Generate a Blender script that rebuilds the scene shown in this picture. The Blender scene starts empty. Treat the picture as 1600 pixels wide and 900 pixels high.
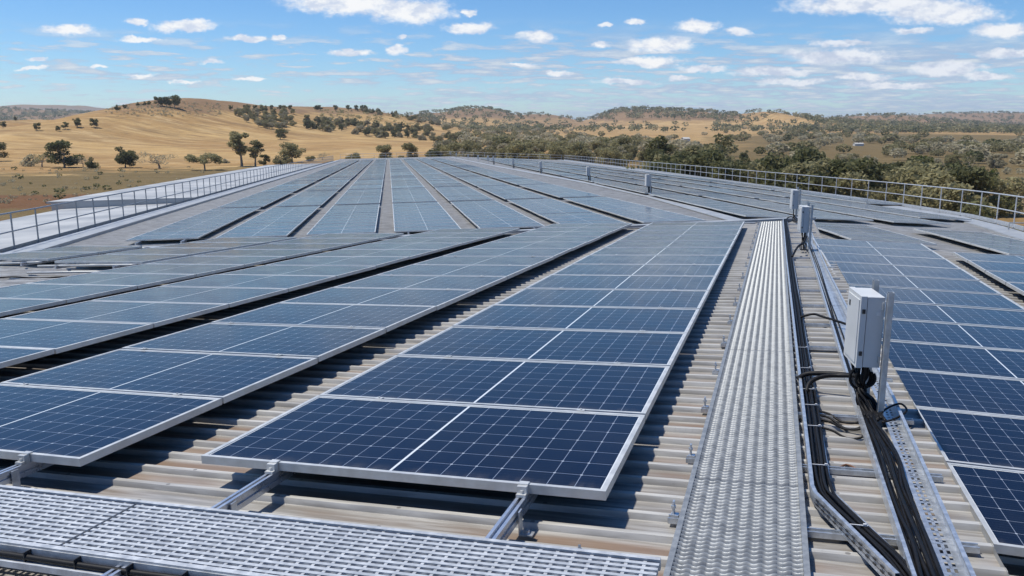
import bpy, math, random
import numpy as np
from mathutils import Vector, Matrix
random.seed(7); rng = np.random.default_rng(7)
SC = bpy.context.scene; COL = SC.collection
GZ = 14.0                                   # camera height above the plain
# ------------------------------------------------------------------ camera
cam_d = bpy.data.cameras.new('camera'); cam = bpy.data.objects.new('camera', cam_d); COL.objects.link(cam)
cam.location = (0, 0, GZ); cam.rotation_euler = (math.radians(90 - 11.225), 0, 0)
cam_d.sensor_width = 36; cam_d.lens = 36 * 1300 / 1600; cam_d.clip_start = .05; cam_d.clip_end = 40000
SC.camera = cam
TH = math.radians(11.225)
def ray(px, py):
    x, y = (px - 800) / 1300, (py - 450) / 1300
    return np.array([x, math.cos(TH) - y * math.sin(TH), -math.sin(TH) - y * math.cos(TH)])
# ------------------------------------------------------------------ light
SUN_EL, SUN_AZ = math.radians(65), math.radians(-76)       # azimuth from +Y towards +X
sd = np.array([math.sin(SUN_AZ) * math.cos(SUN_EL), math.cos(SUN_AZ) * math.cos(SUN_EL), math.sin(SUN_EL)])
sun_d = bpy.data.lights.new('sun', 'SUN'); sun_d.energy = 3.4; sun_d.angle = math.radians(2.2); sun_d.color = (1, .95, .86)
sun = bpy.data.objects.new('sun', sun_d); COL.objects.link(sun)
sun.rotation_euler = Vector(-sd).to_track_quat('-Z', 'Y').to_euler()
SC.view_settings.view_transform = 'Standard'; SC.view_settings.look = 'None'
SC.view_settings.exposure = 0.6; SC.view_settings.gamma = 1; SC.view_settings.use_curve_mapping = False
SC.cycles.use_denoising = True; SC.cycles.max_bounces = 6; SC.cycles.diffuse_bounces = 3; SC.cycles.glossy_bounces = 3
SC.cycles.transparent_max_bounces = 4; SC.cycles.caustics_reflective = False; SC.cycles.caustics_refractive = False

HAZE = 9e-5
class NT:
    """small node-tree writer"""
    def __init__(s, nt): s.nt = nt
    def n(s, t, **k):
        nd = s.nt.nodes.new(t)
        for a, b in k.items(): setattr(nd, a, b)
        return nd
    def l(s, a, b): s.nt.links.new(a, b)
    def put(s, sock, v):
        if isinstance(v, bpy.types.NodeSocket): s.l(v, sock)
        elif isinstance(v, (tuple, list)) and len(v) == 3 and sock.type == 'RGBA': sock.default_value = (*v, 1)
        else: sock.default_value = v
    def m(s, op, a, b=0.0, c=0.0, clamp=False):
        nd = s.n('ShaderNodeMath', operation=op, use_clamp=clamp)
        for i, v in enumerate((a, b, c)): s.put(nd.inputs[i], v)
        return nd.outputs[0]
    def vm(s, op, a, b=(0, 0, 0), scale=None):
        nd = s.n('ShaderNodeVectorMath', operation=op)
        s.put(nd.inputs[0], a); s.put(nd.inputs[1], b)
        if scale is not None: s.put(nd.inputs['Scale'], scale)
        return nd.outputs['Value'] if op in ('LENGTH', 'DOT_PRODUCT', 'DISTANCE') else nd.outputs[0]
    def mix(s, f, a, b):
        nd = s.n('ShaderNodeMix', data_type='RGBA'); s.put(nd.inputs[0], f); s.put(nd.inputs[6], a); s.put(nd.inputs[7], b)
        return nd.outputs[2]
    def noise(s, vec, scale, detail=4, rough=.55, dist=0):
        nd = s.n('ShaderNodeTexNoise'); nd.inputs['Scale'].default_value = scale; nd.inputs['Detail'].default_value = detail
        nd.inputs['Roughness'].default_value = rough; nd.inputs['Distortion'].default_value = dist
        s.l(vec, nd.inputs['Vector']); return nd
    def ramp(s, f, lo, hi, a=0.0, b=1.0):
        nd = s.n('ShaderNodeMapRange', interpolation_type='SMOOTHSTEP'); s.put(nd.inputs[0], f)
        for i, v in zip((1, 2, 3, 4), (lo, hi, a, b)): s.put(nd.inputs[i], v)
        return nd.outputs[0]
    def mapping(s, vec, scale=(1, 1, 1), loc=(0, 0, 0), rot=(0, 0, 0)):
        nd = s.n('ShaderNodeMapping'); s.l(vec, nd.inputs[0]); nd.inputs[1].default_value = loc
        nd.inputs[2].default_value = rot; nd.inputs[3].default_value = scale; return nd.outputs[0]

# ------------------------------------------------------------------ sky with scattered fair-weather cumulus
world = bpy.data.worlds.new('World'); SC.world = world; world.use_nodes = True
w = NT(world.node_tree); world.node_tree.nodes.clear()
sky = w.n('ShaderNodeTexSky', sky_type='NISHITA', sun_disc=False, sun_elevation=SUN_EL, sun_rotation=SUN_AZ,
          altitude=600, air_density=1.0, dust_density=.05, ozone_density=4.0)
tc = w.n('ShaderNodeTexCoord'); sep = w.n('ShaderNodeSeparateXYZ'); w.l(tc.outputs['Generated'], sep.inputs[0])
dy = w.m('MAXIMUM', w.m('ABSOLUTE', sep.outputs[1]), .12)
gx = w.m('DIVIDE', sep.outputs[0], dy); gz = w.m('DIVIDE', sep.outputs[2], dy)
cmb = w.n('ShaderNodeCombineXYZ'); w.l(gx, cmb.inputs[0]); w.l(gz, cmb.inputs[1])
nz = w.noise(w.mapping(cmb.outputs[0], (1, 1.5, 1)), 26, 9, .66)
off = w.vm('SCALE', w.vm('SUBTRACT', nz.outputs['Color'], (.5, .5, .5)), scale=.042)
pos = w.vm('ADD', cmb.outputs[0], w.vm('MULTIPLY', off, (1.0, .5, 0)))
CLOUDS = [(540, 6, 92, 17, 0), (640, 18, 66, 17, 0), (735, 43, 38, 8, 0), (108, 47, 47, 8, 0), (215, 34, 18, 5, 0), (290, 41, 50, 9, 0),
 (218, 63, 38, 5, 0), (385, 59, 26, 5, 0), (436, 58, 14, 5, 0), (50, 105, 28, 4, 0), (58, 93, 20, 3, 0), (330, 97, 18, 4, 0),
 (549, 80, 37, 5, 0), (620, 79, 16, 8, 0), (628, 57, 9, 4, 0), (730, 18, 14, 5, 0), (840, 58, 28, 9, 0), (935, 67, 16, 7, 0),
 (948, 38, 13, 4, .5), (997, 33, 13, 6, 0), (1090, 42, 34, 10, 0), (1152, 51, 24, 6, .5), (1030, 71, 48, 12, 0), (1012, 96, 52, 8, 0),
 (1380, 8, 150, 15, .35), (1470, 22, 96, 15, .2), (1570, 48, 52, 13, .2), (1310, 88, 84, 11, .6), (1320, 68, 50, 5, .8),
 (1425, 47, 26, 5, .7), (815, 101, 22, 3, 0), (875, 113, 19, 5, .2), (220, 118, 23, 3, 0), (395, 123, 25, 3, 0), (290, 129, 20, 3, 0),
 (155, 102, 13, 2.5, 0), (1205, 112, 64, 7, .6), (1100, 106, 44, 5, .6), (1060, 120, 16, 4, 0), (1350, 121, 44, 6, .3),
 (1480, 108, 66, 11, .65), (1570, 84, 44, 7, .6), (1540, 120, 40, 6, .6), (1240, 128, 60, 5, .6), (1400, 133, 70, 5, .5), (980, 128, 50, 4, .6)]
dmin, grey, low = None, None, None
for (cx, cy, rx, ry, g) in CLOUDS:
    d = ray(cx, cy); X, Z = d[0] / d[1], d[2] / d[1]
    sx, sz = 1300 / rx, 1300 / ry
    q = w.mapping(pos, (sx, sz, 1), (-X * sx, -Z * sz, 0))
    ln = w.vm('LENGTH', q)
    dmin = ln if dmin is None else w.m('MINIMUM', dmin, ln)
    if g > 0:
        gg = w.m('MULTIPLY', w.ramp(ln, 1.5, .6), g)
        grey = gg if grey is None else w.m('MAXIMUM', grey, gg)
cl = w.ramp(w.m('ADD', dmin, w.m('MULTIPLY', w.m('SUBTRACT', w.noise(w.mapping(cmb.outputs[0], (1, 1.6, 1)), 75, 6, .65).outputs[0], .5), 1.0)), 1.22, .55)
# thin, flat fields of distant cloud low over the horizon
lay = w.n('ShaderNodeCombineXYZ'); hz = w.m('ADD', w.m('MAXIMUM', sep.outputs[2], 0.0), .075)
w.l(w.m('DIVIDE', sep.outputs[0], hz), lay.inputs[0]); w.l(w.m('DIVIDE', sep.outputs[1], hz), lay.inputs[1])
n2 = w.noise(lay.outputs[0], 3.0, 8, .60); n3 = w.noise(lay.outputs[0], .5, 3, .5)
side = w.ramp(gx, -.5, .35, -.01, .10)
cov = w.ramp(w.m('ADD', w.m('ADD', n2.outputs[0], w.m('MULTIPLY', w.m('SUBTRACT', n3.outputs[0], .5), .5)), side), .495, .63)
low = w.m('MULTIPLY', cov, w.m('MULTIPLY', w.ramp(gz, .122, .07), .85))
low = w.m('MULTIPLY', low, w.ramp(gz, 0.004, .02, .5, 1))
shade = w.noise(w.mapping(cmb.outputs[0], (1, 2.0, 1), (0, .012, 0)), 34, 7, .62)
lit = w.ramp(shade.outputs[0], .36, .58)
white = w.mix(lit, (.66, .73, .87), (1.0, 1.0, 1.0))
white = w.mix(grey, white, w.mix(lit, (.52, .60, .76), (.80, .85, .95)))
bg = w.n('ShaderNodeBackground'); bg.inputs[1].default_value = .060; w.l(sky.outputs[0], bg.inputs[0])
hsv = w.n('ShaderNodeHueSaturation'); hsv.inputs['Saturation'].default_value = 1.10; w.l(w.vm('MULTIPLY', sky.outputs[0], (.98, 1.17, 1.40)), hsv.inputs['Color']); w.l(hsv.outputs[0], bg.inputs[0])
bc = w.n('ShaderNodeBackground'); bc.inputs[1].default_value = .66; w.l(white, bc.inputs[0])
bl = w.n('ShaderNodeBackground'); bl.inputs[1].default_value = .55; w.l(w.mix(w.ramp(n2.outputs[0], .45, .72), (.50, .63, .86), (.92, .96, 1.0)), bl.inputs[0])
m1 = w.n('ShaderNodeMixShader'); w.l(low, m1.inputs[0]); w.l(bg.outputs[0], m1.inputs[1]); w.l(bl.outputs[0], m1.inputs[2])
m2 = w.n('ShaderNodeMixShader'); w.l(w.m('MULTIPLY', cl, .95), m2.inputs[0]); w.l(m1.outputs[0], m2.inputs[1]); w.l(bc.outputs[0], m2.inputs[2])
wo = w.n('ShaderNodeOutputWorld'); w.l(m2.outputs[0], wo.inputs[0])

# ------------------------------------------------------------------ materials
def mat(name):
    m = bpy.data.materials.new(name); m.use_nodes = True
    t = NT(m.node_tree); b = m.node_tree.nodes['Principled BSDF']; return m, t, b
def simple(name, col, rough=.5, metal=0.0, var=.12, scale=6, bump=0.0, coord='Object'):
    m, t, b = mat(name); c = t.n('ShaderNodeTexCoord'); nn = t.noise(c.outputs[coord], scale, 5, .6)
    lo = tuple(max(0, x * (1 - var)) for x in col); hi = tuple(min(1, x * (1 + var)) for x in col)
    t.l(t.mix(t.ramp(nn.outputs[0], .3, .7), lo, hi), b.inputs['Base Color'])
    b.inputs['Metallic'].default_value = metal
    t.l(t.ramp(nn.outputs[0], .25, .75, max(.05, rough - .08), min(1, rough + .08)), b.inputs['Roughness'])
    if bump:
        bp = t.n('ShaderNodeBump'); bp.inputs['Strength'].default_value = bump; bp.inputs['Distance'].default_value = .01
        t.l(nn.outputs[0], bp.inputs['Height']); t.l(bp.outputs[0], b.inputs['Normal'])
    return m
M = {}
M['alu'] = simple('anodised_aluminium', (.60, .605, .59), .42, .45, .10, 9)
M['rail'] = simple('extruded_aluminium', (.60, .63, .68), .30, .75, .08, 12)
M['galv'] = simple('galvanised_steel', (.60, .63, .66), .36, .75, .16, 28)
M['grate'] = simple('galvanised_grating', (.27, .285, .295), .46, .40, .18, 20)
M['post'] = simple('galvanised_post', (.46, .48, .49), .45, .4, .15, 25)
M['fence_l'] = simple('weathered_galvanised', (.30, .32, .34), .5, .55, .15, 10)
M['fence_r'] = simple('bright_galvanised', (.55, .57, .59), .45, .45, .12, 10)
M['flash'] = simple('pale_flashing', (.36, .375, .385), .5, .30, .12, 3)
M['cable'] = simple('black_cable', (.006, .006, .007), .55, 0, .3, 14)
M['cable'].node_tree.nodes['Principled BSDF'].inputs['Specular IOR Level'].default_value = .25
M['lattice'] = simple('galvanised_lattice', (.50, .52, .54), .45, .35, .16, 20)
M['tie'] = simple('cable_tie', (.55, .56, .57), .5, 0, .2, 9)
M['box'] = simple('grey_enamel', (.53, .545, .55), .4, 0, .04, 5)
M['dark'] = simple('black_plastic', (.02, .02, .022), .5, 0, .2, 9)
M['wall'] = simple('wall_cladding', (.42, .43, .43), .55, .1, .1, .5)
M['lowroof'] = simple('pale_roof_sheet', (.36, .365, .36), .55, .15, .22, .3)
M['copper'] = simple('brown_wire', (.16, .075, .04), .5, 0, .2, 9)
M['barn'] = simple('shed_cladding', (.52, .51, .48), .5, 0, .1, .5)

# panel glass: dark blue cells, fine pale grid, centre gap
def glass(name):
    m, t, b = mat(name); uv = t.n('ShaderNodeUVMap'); s = t.n('ShaderNodeSeparateXYZ'); t.l(uv.outputs[0], s.inputs[0])
    U, V = s.outputs[0], s.outputs[1]
    def line(x, n, wd):
        f = t.m('FRACT', t.m('ADD', t.m('MULTIPLY', x, n), .5)); d = t.m('ABSOLUTE', t.m('SUBTRACT', f, .5))
        return t.m('LESS_THAN', d, wd)
    g = t.m('MAXIMUM', line(U, 16, .0125), line(V, 7, .0105))
    dot = t.m('MULTIPLY', line(U, 16, .045), line(V, 7, .035))
    mid = t.m('LESS_THAN', t.m('ABSOLUTE', t.m('SUBTRACT', U, .5)), .0032)
    edge = t.m('MAXIMUM', t.m('GREATER_THAN', t.m('ABSOLUTE', t.m('SUBTRACT', U, .5)), .4945), t.m('GREATER_THAN', t.m('ABSOLUTE', t.m('SUBTRACT', V, .5)), .489))
    bus = line(V, 35, .07)
    oi = t.n('ShaderNodeObjectInfo'); c = t.n('ShaderNodeTexCoord')
    idx = t.n('ShaderNodeCombineXYZ'); t.l(t.m('FLOOR', t.m('MULTIPLY', U, 16)), idx.inputs[0]); t.l(t.m('FLOOR', t.m('MULTIPLY', V, 7)), idx.inputs[1]); t.l(t.m('MULTIPLY', oi.outputs['Random'], 91), idx.inputs[2])
    wn = t.n('ShaderNodeTexWhiteNoise'); t.l(idx.outputs[0], wn.inputs[0])
    cell = t.mix(wn.outputs[0], (.0016, .0038, .0135), (.0030, .0062, .020))
    cell = t.mix(t.m('MULTIPLY', oi.outputs['Random'], .35), cell, (.007, .008, .022))
    cell = t.mix(t.m('MULTIPLY', bus, .5), cell, (.016, .025, .055))
    col = t.mix(g, cell, (.20, .235, .31)); col = t.mix(dot, col, (.34, .38, .44)); col = t.mix(t.m('MAXIMUM', mid, edge), col, (.58, .62, .66))
    dn = t.noise(c.outputs['Object'], 2.3, 5, .65); dust = t.ramp(dn.outputs[0], .35, .8, .0, .014)
    soil = t.m('MULTIPLY', t.m('MULTIPLY', t.ramp(V, .10, .0), t.ramp(t.noise(t.mapping(c.outputs['Object'], (9, 2, 1)), 1.5, 4, .6).outputs[0], .35, .7)), .10)
    col = t.mix(t.m('MAXIMUM', dust, soil), col, (.42, .38, .32))
    t.l(col, b.inputs['Base Color']); t.l(t.ramp(dn.outputs[0], .3, .75, .11, .20), b.inputs['Roughness'])
    b.inputs['IOR'].default_value = 1.24; b.inputs['Specular IOR Level'].default_value = .5
    return m
M['glass'] = glass('solar_glass')

# ribbed roof sheet: warm grey, weathered, with stains that run along the ribs
def roofmat(name, a, bcol, stain):
    m, t, b = mat(name); uv = t.n('ShaderNodeUVMap')
    n1 = t.noise(t.mapping(uv.outputs[0], (.45, 5.0, 1)), 1.6, 6, .62, .4); n2_ = t.noise(t.mapping(uv.outputs[0], (.9, 14, 1)), 2.2, 5, .6)
    n3_ = t.noise(uv.outputs[0], 26, 4, .7); n4 = t.noise(t.mapping(uv.outputs[0], (.5, 1.1, 1)), .9, 4, .6)
    s = t.n('ShaderNodeSeparateXYZ'); t.l(uv.outputs[0], s.inputs[0])
    f = t.m('FRACT', t.m('DIVIDE', s.outputs[1], .2))
    c0 = t.mix(t.ramp(n1.outputs[0], .30, .70), a, bcol)
    c0 = t.mix(t.m('MULTIPLY', t.ramp(n2_.outputs[0], .44, .62), .7), c0, (.20, .185, .165))
    c0 = t.mix(t.m('MULTIPLY', t.ramp(n2_.outputs[0], .52, .34), .35), c0, (.58, .57, .54))
    # rust-brown run-off collects in the pans beside the ribs, crests painted paler to look lit
    pan = t.m('MULTIPLY', t.ramp(f, .0, .10), t.ramp(f, .74, .40))
    c0 = t.mix(t.m('MULTIPLY', t.m('MULTIPLY', t.ramp(n4.outputs[0], .40, .62), pan), stain), c0, (.225, .145, .09))
    crest = t.m('MULTIPLY', t.ramp(f, .73, .79), t.ramp(f, .995, .95))
    c0 = t.mix(t.m('MULTIPLY', crest, t.ramp(n2_.outputs[0], .2, .6, .75, .35)), c0, (.62, .61, .575))
    c0 = t.mix(t.m('MULTIPLY', t.ramp(n3_.outputs[0], .58, .78), .35), c0, (.19, .18, .165))
    du = t.m('MULTIPLY', t.m('SUBTRACT', t.m('FRACT', t.m('DIVIDE', s.outputs[0], .62)), .5), .62); dv = t.m('MULTIPLY', t.m('SUBTRACT', f, .86), .2)
    scr = t.m('LESS_THAN', t.m('ADD', t.m('MULTIPLY', du, du), t.m('MULTIPLY', dv, dv)), .00011); c0 = t.mix(t.m('MULTIPLY', scr, .8), c0, (.16, .15, .14))
    t.l(c0, b.inputs['Base Color']); b.inputs['Metallic'].default_value = .18
    t.l(t.ramp(n1.outputs[0], .3, .7, .40, .58), b.inputs['Roughness'])
    return m
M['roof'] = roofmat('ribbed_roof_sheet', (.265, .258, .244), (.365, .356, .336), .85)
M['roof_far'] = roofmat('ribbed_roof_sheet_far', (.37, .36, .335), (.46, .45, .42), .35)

# ------------------------------------------------------------------ mesh builder and object helpers
class MB:
    def __init__(s): s.v = []; s.f = []; s.uv = None
    def add(s, vs, fs):
        o = len(s.v); s.v.extend([tuple(map(float, p)) for p in vs]); s.f.extend([tuple(i + o for i in f) for f in fs])
    def box(s, c, ax, ay, az, hx, hy, hz):
        c, ax, ay, az = (np.asarray(q, float) for q in (c, ax, ay, az))
        P = [c + ax * hx * i + ay * hy * j + az * hz * k for k in (-1, 1) for j in (-1, 1) for i in (-1, 1)]
        s.add(P, [(0, 2, 3, 1), (4, 5, 7, 6), (0, 1, 5, 4), (2, 6, 7, 3), (0, 4, 6, 2), (1, 3, 7, 5)])
    def bar(s, p, q, wd, ht, up=(0, 0, 1)):
        p, q, up = (np.asarray(x, float) for x in (p, q, up)); d = q - p; L = np.linalg.norm(d); d /= L
        sx = np.cross(d, up); sx /= np.linalg.norm(sx); u = np.cross(sx, d)
        s.box((p + q) / 2, sx, d, u, wd / 2, L / 2, ht / 2)
    def tube(s, pts, r, n=7, cap=True):
        pts = [np.asarray(p, float) for p in pts]; k = len(pts); r = r if hasattr(r, '__len__') else [r] * k
        vs = []; ref = None
        for i, p in enumerate(pts):
            d = pts[min(i + 1, k - 1)] - pts[max(i - 1, 0)]; d /= (np.linalg.norm(d) + 1e-9)
            if ref is None: ref = np.array([0, 0, 1.]) if abs(d[2]) < .9 else np.array([1., 0, 0])
            a = np.cross(d, ref); a /= (np.linalg.norm(a) + 1e-9); b_ = np.cross(a, d); ref = b_
            for j in range(n):
                t_ = 2 * math.pi * j / n; vs.append(p + (a * math.cos(t_) + b_ * math.sin(t_)) * r[i])
        fs = [(i * n + j, i * n + (j + 1) % n, (i + 1) * n + (j + 1) % n, (i + 1) * n + j) for i in range(k - 1) for j in range(n)]
        if cap: fs += [tuple(range(n))[::-1], tuple((k - 1) * n + j for j in range(n))]
        s.add(vs, fs)
def mesh_from(name, mb, m, smooth=False, uv=None):
    me = bpy.data.meshes.new(name); me.from_pydata(mb.v, [], mb.f); me.materials.append(m)
    if smooth: me.polygons.foreach_set('use_smooth', [True] * len(me.polygons))
    if uv is not None:
        ul = me.uv_layers.new(name='UVMap'); li = np.empty(len(me.loops), np.int32); me.loops.foreach_get('vertex_index', li)
        ul.data.foreach_set('uv', np.asarray(uv, np.float32)[li].ravel())
    me.update(); return me
def mesh_fast(name, V, Q, m, smooth=False):
    """V (n,3), Q (k,4) numpy"""
    me = bpy.data.meshes.new(name); V = np.asarray(V, np.float32); Q = np.asarray(Q, np.int32)
    me.vertices.add(len(V)); me.vertices.foreach_set('co', V.ravel()); me.loops.add(Q.size); me.loops.foreach_set('vertex_index', Q.ravel())
    k = Q.shape[1]; me.polygons.add(len(Q)); me.polygons.foreach_set('loop_start', np.arange(0, Q.size, k, dtype=np.int32))
    me.polygons.foreach_set('loop_total', np.full(len(Q), k, np.int32))
    if smooth: me.polygons.foreach_set('use_smooth', [True] * len(Q))
    me.materials.append(m); me.update(calc_edges=True); me.validate(); return me
def setp(o, label=None, cat=None, group=None, kind=None):
    for k, v in (('label', label), ('category', cat), ('group', group), ('kind', kind)):
        if v: o[k] = v
    return o
WM = {}
def thing(name, label, cat, loc=(0, 0, 0), group=None, R=None):
    o = bpy.data.objects.new(name, None); COL.objects.link(o); o.empty_display_size = .1
    mw = Matrix.Translation(Vector([float(x) for x in loc]))
    if R is not None: mw = mw @ Matrix(R).to_4x4()
    o.matrix_world = mw; WM[o.name] = mw; setp(o, label, cat, group); return o
def part(name, mb, m, parent=None, local=False, smooth=False, uv=None, label=None):
    if parent is not None and not local:
        inv = np.array(WM[parent.name].inverted()); A = np.asarray(mb.v) @ inv[:3, :3].T + inv[:3, 3]; mb.v = [tuple(p) for p in A]
    o = bpy.data.objects.new(name, mesh_from(name, mb, m, smooth, uv)); COL.objects.link(o)
    if parent is not None: o.parent = parent; WM[o.name] = WM[parent.name]
    if label: o['label'] = label
    return o
def link(name, me, parent=None, loc=None):
    o = bpy.data.objects.new(name, me); COL.objects.link(o)
    if parent is not None: o.parent = parent
    if loc is not None: o.location = loc
    return o
def copy_tree(o, parent=None):
    c = o.copy(); COL.objects.link(c); c.parent = parent
    for ch in list(o.children): copy_tree(ch, c)
    return c
ORD = ['first', 'second', 'third', 'fourth', 'fifth', 'sixth', 'seventh', 'eighth', 'ninth', 'tenth', 'eleventh', 'twelfth', 'thirteenth', 'fourteenth', 'fifteenth', 'sixteenth']

# ------------------------------------------------------------------ roof frames (O = panel-top level, u away, v right, n up)
UP = np.array([0, 0, GZ])
class Fr:
    def __init__(s, O, u, v, n): s.O = np.array(O) + UP; s.u, s.v, s.n = (np.array(q) for q in (u, v, n))
    def p(s, a, t, h=0.0): return s.O + s.u * a + s.v * t + s.n * h
    def sub(s, a, t, ang=0.0, h=0.0):
        c, k = math.cos(ang), math.sin(ang); return Fr(s.p(a, t, h) - UP, s.u * c + s.v * k, s.v * c - s.u * k, s.n)
    def R(s): return [[s.v[i], s.u[i], s.n[i]] for i in range(3)]
NL = Fr([.38602, 3.20008, -1.48929], [.30071, .95295, -.03815], [.95317, -.29893, .04598], [-.03241, .05019, .99821])
NR = Fr([2.06052, 3.27579, -1.76493], [.27479, .96134, -.01767], [.96125, -.2751, -.01808], [.02224, .01202, .99968])
FL = Fr([-10.9908, 23.23097, -3.26951], [-.1448, .98911, -.02649], [.98921, .14532, .01871], [-.02235, .0235, .99947])
ER = Fr([7.27994, 25.49867, -2.91417], [-.10107, .99455, -.02563], [.99394, .09982, -.04595], [.04314, .03012, .99861])
PAN = -.175                                  # roof pan below panel top
def plane_z(F, x, y): return F.O[2] - (F.n[0] * (x - F.O[0]) + F.n[1] * (y - F.O[1])) / F.n[2]
def hit(F, px, py, h=0.0):
    d = ray(px, py); c = np.array([0, 0, GZ]); O = F.O + F.n * h; return c + d * (((O - c) @ F.n) / (d @ F.n))

SEAM = lambda t: 9.4 + (t + 14.6) * (17.6 - 9.4) / 16.05       # far edge of the near roof, in NL
def prof(s0, s1, pitch=.2, rib=.025):
    out = []; k = math.floor(s0 / pitch)
    while k * pitch < s1:
        b_ = k * pitch
        for ds, h in ((.0, 0), (.146, 0), (.157, rib), (.187, rib), (.198, 0)): out.append((b_ + ds, h))
        k += 1
    return [q for q in out if s0 <= q[0] <= s1]

bld = thing('warehouse', 'long ribbed metal warehouse roof carrying the solar arrays', 'warehouse', (0, 20, 0))
def sheet(name, rows, m, parent):
    """rows: list of (P_left, P_right, uvL, uvR)"""
    mb = MB(); uv = []
    for i, (a, b_, ua, ub) in enumerate(rows):
        mb.v += [tuple(a), tuple(b_)]; uv += [ua, ub]
        if i: mb.f.append((2 * i - 2, 2 * i - 1, 2 * i + 1, 2 * i))
    return part(name, mb, m, parent, uv=uv)
# near left roof: clipped by the seam and the left roof edge
eL0, eL1 = FL.p(-9, -3.05, 0), FL.p(-40, -3.05, 0)
def left_edge_t(s):
    # where the left fence line meets row s of NL
    A = NL.p(s, 0); d = NL.v; e = FL.u; B = FL.p(0, -3.05)
    Mx = np.array([[d[0], -e[0]], [d[1], -e[1]]]); return float(np.linalg.solve(Mx, (B - A)[:2])[0])
rows = []
for s, h in prof(-9.0, 17.55):
    t0 = max(left_edge_t(s), (s - 9.4) * 16.05 / 8.2 - 14.6)
    if t0 < 1.44: rows.append((NL.p(s, t0, PAN + h), NL.p(s, 1.46, PAN + h), (t0, s), (1.46, s)))
sheet('roof', rows, M['roof'], bld)
# near right roof, one step lower
SEAMR = lambda t: 12.55 - t * .36
rows = []
for s, h in prof(-9.0, 12.5):
    t1 = min(22.0, (12.55 - s) / .36)
    if t1 > -.05: rows.append((NR.p(s, -.10, -.15 + h), NR.p(s, t1, -.15 + h), (-.1 + 40, s), (t1 + 40, s)))
sheet('roof', rows, M['roof'], bld)
mb = MB()                                    # flashing of the step between the two near roofs
for i in range(24):
    s = -9 + i * 1.12; s2 = s + 1.12
    a, b_ = NL.p(s, 1.455, PAN + .03), NL.p(s2, 1.455, PAN + .03)
    def low(sv):
        q = NL.p(sv, 1.50, 0); z = plane_z(NR, q[0], q[1]) - .16; return np.array([q[0], q[1], z])
    mb.add([a, b_, low(s2), low(s)], [(0, 1, 2, 3)])
part('step_flashing', mb, M['flash'], bld)
# far roof, ridge line, far right roof
RIDGE_PX = [(1262, 356), (1170, 343), (1018, 303), (920, 283), (850, 271), (804, 263), (772, 257.5), (735, 250.5), (704, 244.5)]
RID = [hit(FL, *q) for q in RIDGE_PX]
def interp_x(P, y):
    return float(np.interp(y, [q[1] for q in P], [q[0] for q in P]))
FENCE_R = [(11.2, 8.0), (13.2, 15), (15.6, 23.5), (17.3, 28.8), (18.4, 33.4), (18.9, 41.4), (18.4, 53.7), (17.2, 88), (14.5, 130), (11, 186)]
END_Y = 186.0
def zE(x, y):
    xr = interp_x(RID, y) if y > RID[0][1] else RID[0][0] + (y - RID[0][1]) * -.1
    xf = float(np.interp(y, [q[1] for q in FENCE_R], [q[0] for q in FENCE_R]))
    zr = plane_z(FL, xr, y); zf = plane_z(ER, xf, y); k = (x - xr) / (xf - xr); return zr + (zf - zr) * k
rows = []
for s, h in prof(-9, 165.0, .2, .025):
    def tr(s):                               # ridge t at row s (few fixed-point steps)
        t = 17.
        for _ in range(6):
            q = FL.p(s, t); t += (interp_x(RID, q[1]) if q[1] > RID[0][1] else RID[0][0] - .1 * (q[1] - RID[0][1])) - q[0]
        return t
    t1 = tr(s); rows.append((FL.p(s, -3.0, PAN + h), FL.p(s, t1, PAN + h), (-3 + 80, s), (t1 + 80, s)))
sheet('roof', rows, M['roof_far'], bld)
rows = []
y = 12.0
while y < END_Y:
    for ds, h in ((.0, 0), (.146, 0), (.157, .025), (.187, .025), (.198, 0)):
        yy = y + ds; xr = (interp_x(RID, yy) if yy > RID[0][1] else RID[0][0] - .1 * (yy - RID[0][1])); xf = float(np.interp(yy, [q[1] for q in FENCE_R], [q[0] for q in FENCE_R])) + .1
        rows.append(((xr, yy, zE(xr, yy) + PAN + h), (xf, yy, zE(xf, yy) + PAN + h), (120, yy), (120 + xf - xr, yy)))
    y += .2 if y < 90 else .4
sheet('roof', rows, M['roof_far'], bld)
# fascia below the near roof's seams, pale seam flashings
def seam_pts():
    return [NL.p(SEAM(t), t, 0) for t in np.linspace(-14.6, 1.46, 12)]
SP = seam_pts(); mb = MB(); fb = MB()
for a, b_ in zip(SP[:-1], SP[1:]):
    mb.add([a + (0, 0, PAN + .02), b_ + (0, 0, PAN + .02), b_ + (0, 0, -1.2), a + (0, 0, -1.2)], [(0, 1, 2, 3)])
    mid_a, mid_b = a + NL.n * (-.10), b_ + NL.n * (-.10)
    fb.bar(mid_a, mid_b, .34, .05, NL.n)
SPR = [NR.p(SEAMR(t), t, 0) for t in np.linspace(-.1, 14, 9)]
for a, b_ in zip(SPR[:-1], SPR[1:]):
    mb.add([a + (0, 0, -.14), b_ + (0, 0, -.14), b_ + (0, 0, -1.2), a + (0, 0, -1.2)], [(0, 1, 2, 3)])
part('fascia', mb, M['wall'], bld); part('seam_flashing', fb, M['flash'], bld)
mb = MB()
for a, b_ in zip(RID[:-1], RID[1:]): mb.bar(a + (0, 0, PAN + .045), b_ + (0, 0, PAN + .045), .55, .03)
part('ridge_cap', mb, M['flash'], bld)
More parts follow.
